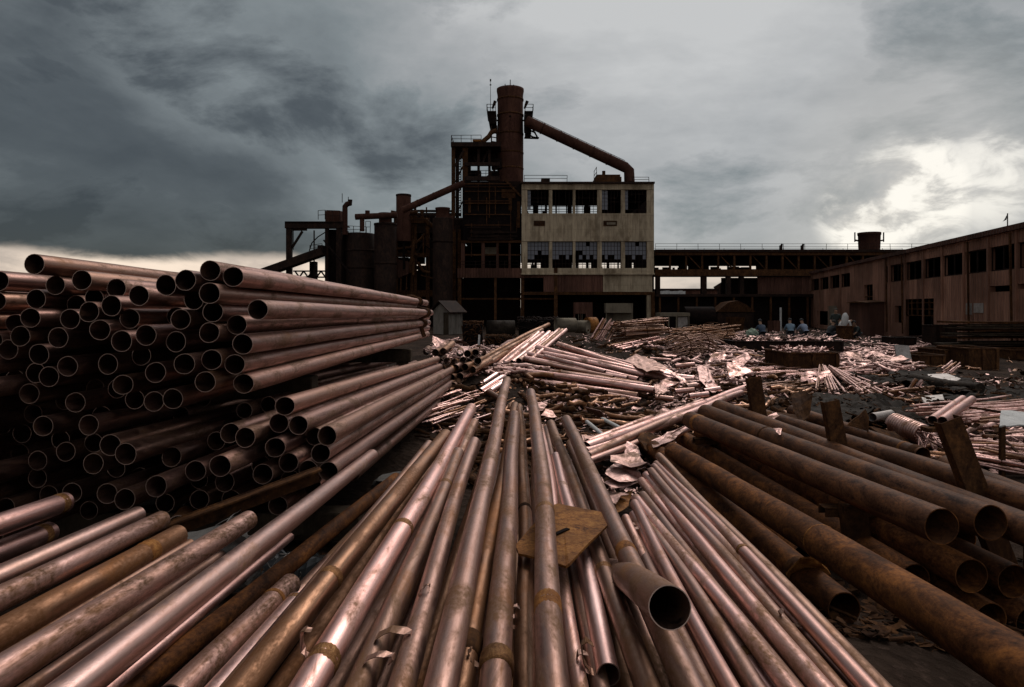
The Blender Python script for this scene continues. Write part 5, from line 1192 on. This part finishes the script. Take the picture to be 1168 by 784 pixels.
m=MB(); V=[Vector((fx(x,D5)-o5,-1,fz(y,D5))) for x,y in ((453,296),(470,300),(470,312),(456,318),(453,312))]; vs=V+[v+Vector((0,1.5,0)) for v in V]; n=5; m.add(vs,[tuple(range(n)),tuple(reversed(range(n,2*n)))]+[(i,i+n,(i+1)%n+n,(i+1)%n) for i in range(n)]); m.build('hopper',M['cladred'],pk)
for pts,r_ in (([(452,268),(458,272),(463,266),(466,256),(472,250)],.16),([(474,275),(472,290),(470,312)],.2),([(448,244),(460,246),(478,244)],.2),([(486,252),(492,258),(500,262)],.22),([(455,285),(470,283),(480,275),(486,268)],.12),([(500,330),(512,318),(520,312)],.1),([(478,300),(484,310),(492,312)],.15)):
    m=MB(); m.tube([Vector((fx(x,D5)-o5,-.9,fz(y,D5))) for x,y in pts],r_,8); m.build('pipe_run',M['rust'],pk)
kb('brace',[((503,345),(520,322))],.3,'rust',-1.2); kb('brace',[((386,280),(414,315))],.12,'shade',-5.0); kb('brace',[((452,276),(469,262))],.15); kb('brace',[((476,289),(487,268))],.15)
railing(pk,[(fx(452,D5)-o5,-1.0,fz(298,D5)),(fx(470,D5)-o5,-1.0,fz(298,D5))],.7,.6,name='guard_rail')
for k in range(34):
    x=rng.uniform(384,520); y=rng.uniform(255,330); x1_=x+rng.choice((0,0,rng.uniform(-22,22))); m=MB(); m.bar((fx(x,D5)-o5,rng.uniform(-1.2,-.4),fz(y,D5)),(fx(x1_,D5)-o5,rng.uniform(-1.2,-.4),fz(y+rng.uniform(10,34)*(1 if x1_==x else .3),D5)),rng.uniform(.07,.2)); m.build('stanchion',M['rust'] if k%3 else M['shade'],pk)
m=MB()
for k in range(26):
    x=rng.uniform(450,490); y=rng.uniform(255,285); m.bar((fx(x,D5)-o5,rng.uniform(-.5,1),fz(y,D5)),(fx(x+rng.uniform(-12,12),D5)-o5,rng.uniform(-.5,1),fz(y+rng.uniform(-8,8),D5)),rng.uniform(.06,.16))
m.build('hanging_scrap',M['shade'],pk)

# ------------------------------------------------------------------ small white brick hut
D6=46.0
ht=empty('brick_hut',(fx(503,D6),D6,0),R(-38),"little white-washed brick hut with a broken gable roof",'hut')
w_,dp,hw,hg=.72,1.3,.5,.95
zt=fz(354,D6); zr_=fz(345,D6)
m=MB(); m.add([(-w_,0,0),(w_,0,0),(w_,0,zt),(0,0,zr_),(-w_,0,zt),(-w_,dp,0),(w_,dp,0),(w_,dp,zt),(0,dp,zr_),(-w_,dp,zt)],[(0,1,2,3,4),(9,8,7,6,5),(1,6,7,2),(0,4,9,5)]); m.build('wall',M['whitewall'],ht)
m=MB()
for s in (-1,1): m.bar((s*(w_+.25)/2*1.0,-.25,(zt+zr_)/2+.04),(s*(w_+.25)/2,dp+.2,(zt+zr_)/2+.04),.06,math.hypot(w_+.25,zr_-zt+.15),up=(s*(zr_-zt),0,w_)) if False else m.add([(0,-.25,zr_+.12),(s*(w_+.3),-.25,zt-.12),(s*(w_+.3),dp+.2,zt-.12),(0,dp+.2,zr_+.12),(0,-.25,zr_+.04),(s*(w_+.3),-.25,zt-.2),(s*(w_+.3),dp+.2,zt-.2),(0,dp+.2,zr_+.04)],[(0,1,2,3),(7,6,5,4),(0,4,5,1),(1,5,6,2),(2,6,7,3)])
m.build('roof',M['steel'],ht)
m=MB(); m.box(.25,-.03,0,.7,-.002,zt-.15); m.build('door',M['wood'],ht)
m=MB()
for k in range(3): m.box(w_+.002,.2+k*.5,0,w_+.05,.3+k*.5,zt-.1)
m.build('pilaster',M['whitewall'],ht)

railing(pk,[(fx(452,D5)-o5,-1.2,fz(262,D5)+.35),(fx(492,D5)-o5,-1.2,fz(262,D5)+.35)],.8,.9,name='guard_rail')
railing(pk,[(fx(486,D5)-o5,-1.1,fz(285,D5)+.2),(fx(522,D5)-o5,-1.1,fz(285,D5)+.2)],.8,.9,name='guard_rail')
railing(fh,[(fx(526,D1),D1-.3,fz(306,D1)),(fx(592,D1),D1-.3,fz(306,D1))],.6,1.2,name='guard_rail')
m=MB()
for q in range(22): m.bar((fx(449,D5)-o5,-1.3,fz(256+3*q,D5)),(fx(453,D5)-o5,-1.3,fz(256+3*q,D5)),.06)
for x in (449,453): m.bar((fx(x,D5)-o5,-1.3,fz(252,D5)),(fx(x,D5)-o5,-1.3,fz(322,D5)),.07)
m.build('ladder',M['steel'],pk)
# ------------------------------------------------------------------ gantry walkway
D7=65.0
gt=empty('gantry_walkway',(fx(890,D7),D7,0),0,"long rusty overhead walkway on posts joining the block to the hall",'walkway'); og=fx(890,D7)
G0,G1=fx(746.8,D7)-og,fx(1062,D7)-og
zR,zB0,zB1=fz(285,D7),fz(307.5,D7),fz(315,D7)
m=MB(); m.box(G0,-.4,zR-.25,G1,5,zR); m.build('roof',M['steel'],gt)
m=MB(); m.box(G0,-.25,zR-.55,G1,-.05,zR-.253); m.build('fascia',M['rust'],gt)
m=MB(); m.box(G0,-.2,zB1,G1,.1,zB0); m.build('floor_beam',M['rust'],gt)
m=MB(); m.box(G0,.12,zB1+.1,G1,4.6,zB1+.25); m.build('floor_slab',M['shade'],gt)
px=764.0; k=0
while px<1060:
    m=MB(); X=fx(px,D7)-og; m.box(X-.09,-.15,zB0+.003,X+.09,.05,zR-.253); m.build('truss_post',M['rust'],gt)
    if k%2==1: m=MB(); m.bar((X,.08,zR-.3),(fx(px+18,D7)-og,.08,zB0),.1); m.build('truss_brace',M['rust'],gt)
    px+=18.3; k+=1
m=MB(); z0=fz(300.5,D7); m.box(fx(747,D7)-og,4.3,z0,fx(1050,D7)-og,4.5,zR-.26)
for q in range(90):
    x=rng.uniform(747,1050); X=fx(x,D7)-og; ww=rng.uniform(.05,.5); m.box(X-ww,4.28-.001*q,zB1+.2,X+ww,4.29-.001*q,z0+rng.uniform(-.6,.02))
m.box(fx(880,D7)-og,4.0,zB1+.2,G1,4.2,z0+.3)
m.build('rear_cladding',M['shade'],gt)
railing(gt,[(G0,-.3,zR),(G1,-.3,zR)],.55,1.95,r=.02); railing(gt,[(G0,4.8,zR),(G1,4.8,zR)],.55,1.95,r=.02)
for x in (750.5,803,831,846):
    m=MB(); X=fx(x,D7)-og; w_=.2 if x!=803 else .24; m.box(X-w_,-.1,0,X+w_,.4,zB1-.003); m.build('leg',M['steel'],gt)
for x in (893,917.5):
    m=MB(); X=fx(x,D7)-og; m.box(X-.1,.4,zR,X+.12,.65,zR+.45); m.rod((X+.05,.5,zR+.4),(X+.12,.5,zR+.62),.13,.08,seg=8); m.build('floodlight',M['steel'],gt)
m=MB(); m.box(fx(829,D7)-og,1.5,0,fx(872,D7)-og,1.8,zB1-.1); m.build('end_wall',M['shade'],gt)
m=MB(); m.box(fx(866,D7)-og,.3,0,fx(935,D7)-og,.6,zB1-.05); m.build('lower_cladding',M['cladred'],gt)
# round tank on the gantry roof
wt=empty('water_tank',(fx(1001.5,D7),D7+1.6,zR),0,"round rusty tank with two side brackets on the walkway roof",'tank'); r_=12/F*D7
m=MB(); h=fz(263.5,D7)-zR; m.lathe((0,0,0),[(r_*.94,0),(r_*.98,h*.4),(r_,h*.85),(r_*1.05,h*.87),(r_*1.05,h),(0,h+.03)],28); m.build('shell',M['stackrust'],wt)
for s in (-1,1): m=MB(); m.bar((s*r_,0,h*.55),(s*(r_+.42),0,h*.6),.14); m.bar((s*(r_+.4),0,h*.5),(s*(r_+.4),0,h*1.02),.09); m.build('bracket',M['steel'],wt)
# things beneath the gantry
sh=empty('low_shed',(fx(790,D7-3),D7-3,0),0,"long low dark shed under the walkway with a flat roof",'shed'); osd=fx(790,D7-3); d=D7-3
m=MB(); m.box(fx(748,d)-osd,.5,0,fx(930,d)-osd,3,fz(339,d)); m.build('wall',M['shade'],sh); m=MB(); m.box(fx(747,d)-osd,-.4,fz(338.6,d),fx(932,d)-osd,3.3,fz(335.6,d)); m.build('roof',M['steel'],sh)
for k in range(9): m=MB(); X=fx(752+k*21,d)-osd; m.box(X-.08,-.3,0,X+.08,-.12,fz(338.8,d)); m.build('post',M['rust'],sh)
kiosk=empty('tan_kiosk',(fx(770,55),55,0),0,"low tan kiosk with open front beside the concrete block",'kiosk'); d=55
m=MB(); m.box(fx(753,d)-fx(770,d),0,fz(361,d),fx(787,d)-fx(770,d),1.8,fz(357,d)); m.build('roof',M['tan'],kiosk)
for x in (753.5,763,772,786): m=MB(); X=fx(x,d)-fx(770,d); m.box(X-.05,.05,0,X+.05,.15,fz(361,d)-.003); m.build('post',M['tan'],kiosk)
m=MB(); m.box(fx(774,d)-fx(770,d),.2,0,fx(785,d)-fx(770,d),.3,fz(362,d)); m.build('panel',M['galv'],kiosk)
hm=empty('rusty_hopper',(fx(838,58),58,0),0,"wide rusty hopper with a sloping lid under the walkway",'hopper'); d=58
m=MB(); V=[(817,356),(831,345),(842,343),(852,348),(862,356)]; n=5; pv=[(fx(x,d)-fx(838,d),0,fz(y,d)) for x,y in V]; m.add(pv+[(a,2.2,c) for a,b,c in pv],[tuple(range(n)),tuple(reversed(range(n,2*n)))]+[(i,i+n,(i+1)%n+n,(i+1)%n) for i in range(n)]); m.build('lid',M['rust'],hm)
m=MB(); m.box(fx(819,d)-fx(838,d),.1,0,fx(860,d)-fx(838,d),2.1,fz(356.2,d)); m.build('body',M['steel'],hm)
for x0,x1,y0,dd,mt,l,nm in ((783,817,350,56,'shade',"dark rounded boiler shell lying under the walkway","boiler_shell"),(876,890,366,50,'cladred',"red oxide panel standing behind the crouching workers","oxide_board"),(833,849,362,50,'rust',"dark tapered bin behind the green sack","steel_bin")):
    d=dd; X=fx((x0+x1)/2,d); ww=(fx(x1,d)-fx(x0,d))/2; h=fz(y0,d); m=MB()
    if nm=='boiler_shell': m.rod((-ww,.8,h*.55),(ww,.8,h*.55),h*.45,seg=20); m.box(-ww*.8,.3,0,-ww*.6,1.3,h*.4); m.box(ww*.6,.3,0,ww*.8,1.3,h*.4)
    elif nm=='steel_bin': m.add([(-ww*.8,0,0),(ww*.8,0,0),(ww*.8,1,0),(-ww*.8,1,0),(-ww,-.15,h),(ww,-.15,h),(ww,1.15,h),(-ww,1.15,h)],[(0,1,5,4),(1,2,6,5),(2,3,7,6),(3,0,4,7),(0,3,2,1)])
    else:
        m.box(-ww,0,0,ww,.08,h)
        for q in (-1,0,1): m.box(q*ww*.8-.05,-.06,0,q*ww*.8+.05,-.002,h-.02)
    tag(m.build(nm,M[mt],loc=(X,d,0)),l,nm.split('_')[1])
m=MB(); d=52; m.rod((0,0,0),(0,0,fz(351,d)),.08,seg=8); o=m.build('white_post',M['pale'],loc=(fx(890.5,d),d,0)); tag(o,"slim pale post standing behind the crouching workers",'post')
far=empty('distant_shed',(fx(775,120),120,0),0,"far pale shed glimpsed beneath the walkway",'shed'); d=120
m=MB(); m.box(fx(752,d)-fx(775,d),0,0,fx(830,d)-fx(775,d),8,fz(331,d)); m.build('wall',M['cladred'],far); m=MB(); m.box(fx(752,d)-fx(775,d)-.3,-.5,fz(330.9,d),fx(830,d)-fx(775,d)+.3,8.5,fz(329.4,d)); m.build('roof',M['steel'],far)
m=MB()
for k in range(9): X=fx(756+k*3,d-10)-fx(775,d); m.box(X-.2,-10,0,X+.25,-9,fz(332.5-rng.uniform(0,1.5),d-10))
m.build('pale_stack',M['pale'],far)
m=MB(); d=110; m.bar((fx(820,d),d,0),(fx(820,d),d,fz(325,d)),.4); m.bar((fx(815,d),d,fz(329,d)),(fx(828,d),d,fz(321,d)),.5); m.bar((fx(824,d),d,0),(fx(824,d),d,fz(324,d)),.6); tag(m.build('distant_crane',M['steel'],origin=(fx(820,d),d,0)),"small far crane seen between walkway posts",'crane')

# ------------------------------------------------------------------ long clad hall
UX=Vector((.204,.979,0)).normalized()
def Yat(px): r_=(px-CX)/F; return 14.39/(r_-.2084)
S0=17.0
def S(px): return (Yat(px)-S0)/UX.y
org=Vector((14.39+.2084*S0,S0,0))
hl=empty('long_hall',org,math.atan2(UX.y,UX.x),"long rust-brown corrugated hall with a strip of broken windows",'building')
def zat(px,py): return CZ+(HY-py)/F*Yat(px)
ZT,ZW0,ZW1=5.1,3.34,4.37
LEN=S(925)
wins=[]
for a,b in ((868+160/3.893,868+215/3.893),(868+220/3.893,868+258/3.893),(868+262/3.893,868+300/3.893),(868+305/3.893,868+348/3.893),(868+355/3.893,868+395/3.893),(1010,1012.6),(1015,1030.5),(1033.2,1051),(1054,1073),(1075.5,1098),(1100.5,1125),(1128.7,1157),(1161,1195),(1200,1245)):
    wins.append((S(b),S(a)))
wins.sort(); wins=[(max(a,.2),min(b,LEN-.3)) for a,b in wins]
TH=-.22   # wall thickness goes away from the yard
holes=[(S(1065),S(1031.5),1.0,'door')]
m=MB()
m.box(0,TH,ZW1,LEN,0,ZT-.22)
last=0
for a,b in wins: m.box(last,TH,ZW0,a,0,ZW1-.0); last=b
m.box(last,TH,ZW0,LEN,0,ZW1)
# lower wall with the doorway and slots cut out
cuts=[(S(1065),S(1032),0,zat(1050,341)),(S(1029.5),S(1020.5),.9,zat(1025,349)),(S(995.5),S(985.3),1.8,3.34),(S(976),S(970.5),zat(973,357),zat(973,346)),(S(1154.5),S(1129),zat(1140,333),zat(1140,326)),(S(1210),S(1161),zat(1170,329.5),zat(1170,323.5)),(S(946),S(932),0.3,zat(940,355))]
cuts.sort(); last=0
for a,b,z0,z1 in cuts:
    m.box(last,TH,0,a,0,ZW0-.0)
    if z0>0.01: m.box(a,TH,0,b,0,z0)
    if z1<ZW0-.01: m.box(a,TH,z1,b,0,ZW0)
    last=b
m.box(last,TH,0,LEN,0,ZW0)
m.build('wall',M['clad'],hl)
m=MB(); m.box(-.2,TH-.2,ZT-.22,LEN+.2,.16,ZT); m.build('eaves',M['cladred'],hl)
m=MB(); m.box(-.2,TH-14,ZT-.1,LEN+.2,TH-.2,ZT+.02); m.build('roof',M['steel'],hl)
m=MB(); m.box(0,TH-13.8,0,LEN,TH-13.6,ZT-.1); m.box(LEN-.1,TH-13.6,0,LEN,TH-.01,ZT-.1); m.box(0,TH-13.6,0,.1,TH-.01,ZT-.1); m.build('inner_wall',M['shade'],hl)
for a,b in wins:
    m=MB(); x0,x1=a,b; n=2
    m.box(x0,TH*.55,ZW0,x1,TH*.35,ZW0+.06); m.box(x0,TH*.55,ZW1-.06,x1,TH*.35,ZW1)
    for i in range(n+1): x=x0+(x1-x0)*i/n; m.box(max(x0,x-.03),TH*.56,ZW0+.062,min(x1,x+.03),TH*.34,ZW1-.062)
    f_=m.build('window',M['steel'],hl); g=MB()
    for i in range(n):
        if rng.random()<.0: g.add([(x0+(x1-x0)*i/n+.03,TH*.45,ZW0+.06),(x0+(x1-x0)*(i+1)/n-.03,TH*.45,ZW0+.06),(x0+(x1-x0)*(i+1)/n-.03,TH*.45,ZW1-.06),(x0+(x1-x0)*i/n+.03,TH*.45,ZW1-.5*rng.random()-.1)],[(0,1,2,3)])
    if g.f: g.build('pane',M['glass'],f_)
for a,b in wins: 
    m=MB(); m.box(b-.02,.003,.0,b+.09,.07,ZT-.225); m.build('pilaster',M['clad'],hl)
# door leaf with header, tall window bars, shed porch, notices
a,b=S(1065),S(1032); m=MB()
for q in (.12,.33,.55): m.box(a,TH*.6,zat(1050,341)-q*1.6-.05,b,TH*.3,zat(1050,341)-q*1.6)
for q in range(6): x=a+(b-a)*q/5; m.box(max(a,x-.04),TH*.62,zat(1050,341)-.9,min(b,x+.04),TH*.28,zat(1050,341))
m.build('door_header',M['rust'],hl)
m=MB(); m.box(a+.1,TH-1.2,0,b-.1,TH-1.1,1.5); m.box(a+1.0,TH-1.0,0,a+1.15,TH-.9,2.6); m.build('door_leaf',M['steel'],hl)
a,b=S(995.5),S(985.3); m=MB(); m.box(a,TH*.5,2.5,b,TH*.3,2.58); m.box((a+b)/2-.04,TH*.49,1.8,(a+b)/2+.04,TH*.31,3.34); m.build('window_bar',M['rust'],hl)
a,b=S(1010),S(985); m=MB(); zt=zat(997,342); m.box(a,.02,0,b,.9,zt-.15); m.build('porch',M['cladred'],hl); m=MB(); mid=(a+b)/2
m.add([(a-.2,0,zt-.15),(mid,0,zt-.02),(b+.2,0,zt-.15),(a-.2,1.15,zt-.2),(mid,1.15,zt-.10),(b+.2,1.15,zt-.2)],[(0,1,4,3),(1,2,5,4),(3,4,5),(2,1,0),(0,3,5,2)]); m.build('porch_roof',M['rust'],hl)
for (p0,p1,y0,y1) in ((1102,1109,346,359),(1111,1122,346,357)):
    m=MB(); m.box(S(p1),.004,zat((p0+p1)/2,y1),S(p0),.02,zat((p0+p1)/2,y0)); m.build('notice_board',M['galv'],hl)
for p in (1108.5,1158,1014,1032): m=MB(); x=S(p); m.bar((x,.12,.3),(x+.1,.14,ZT-.3),.07); m.build('downpipe',M['rust'],hl)
m=MB(); m.box(S(955),.02,0.2,S(945),.06,zat(950,349)); m.build('cream_panel',M['tan'],hl)
fl=empty('roof_flag',org+UX*S(1141)+Vector((.3,0,ZT)),0,"tattered dark flag on a thin pole at the hall's eaves",'flag'); m=MB(); d=Yat(1141); m.rod((0,0,0),(0,0,.62),.022,seg=6); m.build('pole',M['steel'],fl)
m=MB(); m.add([(0,0,.60),(-.05,0,.35),(-.18,.03,.28),(-.12,.02,.36),(-.06,.0,.5)],[(0,1,2,3,4)]); o=m.build('cloth',M['black'],fl); s_=o.modifiers.new('t','SOLIDIFY'); s_.thickness=.01

# ------------------------------------------------------------------ people working at the far troughs
def fabric(n,c): return NT(n).set(Base_Color=c,Roughness=.9)
SKIN=fabric('skin',(.30,.17,.11)); HAIR=fabric('black_hair',(.012,.01,.009)); TROU=fabric('dark_trousers',(.03,.03,.035))
def person(label,px,py,d,top,yaw,pose,trou=TROU):
    """one skinned body; x right, y forward"""
    Pz={'squat':dict(hip=(0,0,.30),chest=(0,.22,.66),neck=(0,.32,.84),head=(0,.40,1.02),knee=(.17,.38,.50),ank=(.14,.06,.08),toe=(.15,.26,.04),sh=(.19,.26,.76),el=(.26,.44,.52),ha=(.12,.62,.36)),
        'bend':dict(hip=(0,0,.90),chest=(0,.38,1.10),neck=(0,.56,1.13),head=(0,.70,1.12),knee=(.13,.08,.50),ank=(.13,-.02,.08),toe=(.14,.2,.03),sh=(.19,.48,1.10),el=(.22,.54,.82),ha=(.14,.62,.58)),
        'stand':dict(hip=(0,0,.92),chest=(0,.04,1.26),neck=(0,.05,1.46),head=(0,.09,1.62),knee=(.11,.04,.50),ank=(.11,-.02,.08),toe=(.12,.18,.03),sh=(.20,.03,1.38),el=(.27,.08,1.1),ha=(.20,.30,.98))}[pose]
    vs=[];ed=[];rad=[]
    def v(p,r): vs.append(p); rad.append(r); return len(vs)-1
    hip=v(Pz['hip'],.15); ch=v(Pz['chest'],.165); nk=v(Pz['neck'],.065); hc=Vector(Pz['head']); n0=Vector(Pz['neck']); hd=v(tuple(hc),.098); tp=v(tuple(hc+(hc-n0).normalized()*.09),.075)
    ed+=[(hip,ch),(ch,nk),(nk,hd),(hd,tp)]
    for s in (-1,1):
        f_=lambda k:(Pz[k][0]*s,Pz[k][1],Pz[k][2])
        k=v(f_('knee'),.075); a=v(f_('ank'),.048); t=v(f_('toe'),.04); ed+=[(hip,k),(k,a),(a,t)]
        sh=v(f_('sh'),.075); e=v(f_('el'),.05); h=v(f_('ha'),.035); ed+=[(ch,sh),(sh,e),(e,h)]
        hv=Vector(f_('ha')); w=(hv-Vector(f_('el'))).normalized(); side=w.cross(Vector((0,0,1))).normalized()
        for q in (-1.5,-.5,.5,1.5,): fi=v(tuple(hv+w*.085+side*q*.02),.010); ed.append((h,fi))
        th=v(tuple(hv+w*.03+side*.05*s),.011); ed.append((h,th))
    me=bpy.data.meshes.new('person'); me.from_pydata(vs,ed,[])
    tmp=bpy.data.objects.new('tmp',me); COL.objects.link(tmp); sk=tmp.modifiers.new('s','SKIN'); sub=tmp.modifiers.new('u','SUBSURF'); sub.levels=2
    for i,r_ in enumerate(rad): me.skin_vertices[0].data[i].radius=(r_,r_)
    me.skin_vertices[0].data[hip].use_root=True
    dg=bpy.context.evaluated_depsgraph_get(); dg.update(); body=bpy.data.meshes.new_from_object(tmp.evaluated_get(dg)); bpy.data.objects.remove(tmp); bpy.data.meshes.remove(me)
    body.materials.clear()
    for m_ in (SKIN,top,trou): body.materials.append(m_)
    ax=(Vector(Pz['chest'])-Vector(Pz['hip'])); al=ax.length; ax.normalize(); hip_=Vector(Pz['hip'])
    seg=[(hip_,Vector(Pz['chest']),1),(Vector(Pz['chest']),n0,1),(n0,hc,0),(hc,hc+(hc-n0),0)]
    for s in (-1,1):
        g=lambda k:Vector((Pz[k][0]*s,Pz[k][1],Pz[k][2])); seg+=[(hip_,g('knee'),2),(g('knee'),g('ank'),2),(g('ank'),g('toe'),2),(g('sh'),g('el'),1),(g('el'),g('ha'),0),(g('ha'),g('ha')*1.05,0),(Vector(Pz['chest']),g('sh'),1)]
    for p in body.polygons:
        c=p.center; best=None
        for a,b,mi in seg:
            t=max(0,min(1,(c-a).dot(b-a)/max((b-a).length_squared,1e-6))); dd=(c-a.lerp(b,t)).length
            if mi==2 and t<.12: dd+=.0
            if best is None or dd<best[0]: best=(dd,mi)
        p.material_index=best[1]; p.use_smooth=True
    z=CZ+(HY-py)/F*d
    o=link('person',body,None,Vector((fx(px,d),d,z)),(0,0,yaw)); tag(o,label,'person','workers sorting scrap')
    up=(hc-n0).normalized(); m=MB(); fw=Vector((0,1,0)); rt_=up.cross(fw).normalized(); fw=rt_.cross(up)*-1; fw=up.cross(rt_)*-1 if fw.y<0 else fw
    bm=bmesh.new(); bmesh.ops.create_icosphere(bm,subdivisions=2,radius=.112)
    hm_=bpy.data.meshes.new('hair')
    for q in list(bm.verts):
        if q.co.dot(fw)>.06 and q.co.dot(up)<.045 or q.co.dot(up)<-.07: bm.verts.remove(q)
    for q in bm.verts: q.co+=hc+up*.03-fw*.012
    bm.to_mesh(hm_); bm.free(); hm_.materials.append(HAIR); link('hair',hm_,o)
    return o
BL=fabric('navy_shirt',(.03,.045,.075)); LB=fabric('pale_blue_shirt',(.12,.17,.22)); LB2=fabric('checked_blue_shirt',(.17,.20,.27)); BK=fabric('black_jacket',(.012,.012,.014)); WH=fabric('white_shirt',(.5,.48,.46)); GR=fabric('dark_green_coat',(.02,.025,.022)); RD=fabric('dull_brown_coat',(.05,.028,.024))
def gb(px,py): return (CZ-.0)*F/(py-HY)
person("worker in navy shirt crouching with back to the yard beside the green sack",871,388.5,37,BL,.15,'squat')
person("worker in pale blue shirt crouching before the red panel",902.5,387.5,37,LB,-.2,'squat')
person("worker in chequered blue shirt crouching next to the pale blue one",920,387.5,37.5,LB2,.3,'squat')
person("worker in black jacket sitting at the end of the long dark trough",944.5,390,36,BK,-1.2,'squat')
person("worker in white shirt bending beside the black-jacketed one",957,391,36,WH,-1.4,'bend')
person("worker standing in dark green coat behind the white-shirted one",953.5,388,38,GR,2.6,'stand')
person("worker in brown coat crouching beside the hall porch",971,390,37,RD,1.4,'squat')
person("worker in dull coat sitting apart at the hall side of the group",980.5,390,37,GR,1.9,'squat')
d=37; m=MB(); bm=bmesh.new(); bmesh.ops.create_icosphere(bm,subdivisions=3,radius=1)
for v in bm.verts: n_=noise.noise(v.co*2.2); v.co=Vector((v.co.x*.33*(1+.25*n_),v.co.y*.28*(1+.25*n_),max(-.16,v.co.z*.28*(1+.3*n_))))
me=bpy.data.meshes.new('sack'); bm.to_mesh(me); bm.free(); me.materials.append(fabric('pale_green_sackcloth',(.22,.27,.20))); o=link('sack',me,None,Vector((fx(858,d),d,fz(384,d)+.15))); tag(o,"pale green stuffed sack beside the navy-shirted worker",'sack')
bm=bmesh.new(); bmesh.ops.create_icosphere(bm,subdivisions=3,radius=1)
for v in bm.verts: n_=noise.noise(v.co*2.0+Vector((5,0,0))); v.co=Vector((v.co.x*.17*(1+.2*n_),v.co.y*.16,v.co.z*.40*(1+.15*n_)))
me=bpy.data.meshes.new('white_bag'); bm.to_mesh(me); bm.free(); me.materials.append(WH.copy()); o=link('white_bag',me,None,Vector((fx(963.5,34.5),34.5,fz(366,34.5))),(0,.12,0)); tag(o,"tall white bag propped beside the white-shirted worker",'bag')
m=MB(); m.box(-.3,-.3,0,.3,.3,fz(373,34.6)); m.box(-.34,-.34,fz(373,34.6),.34,.34,fz(373,34.6)+.06); o=m.build('rusty_bin',M['rust'],loc=(fx(963.5,34.6),34.6,0)); tag(o,"rusty square bin under the white bag",'bin')
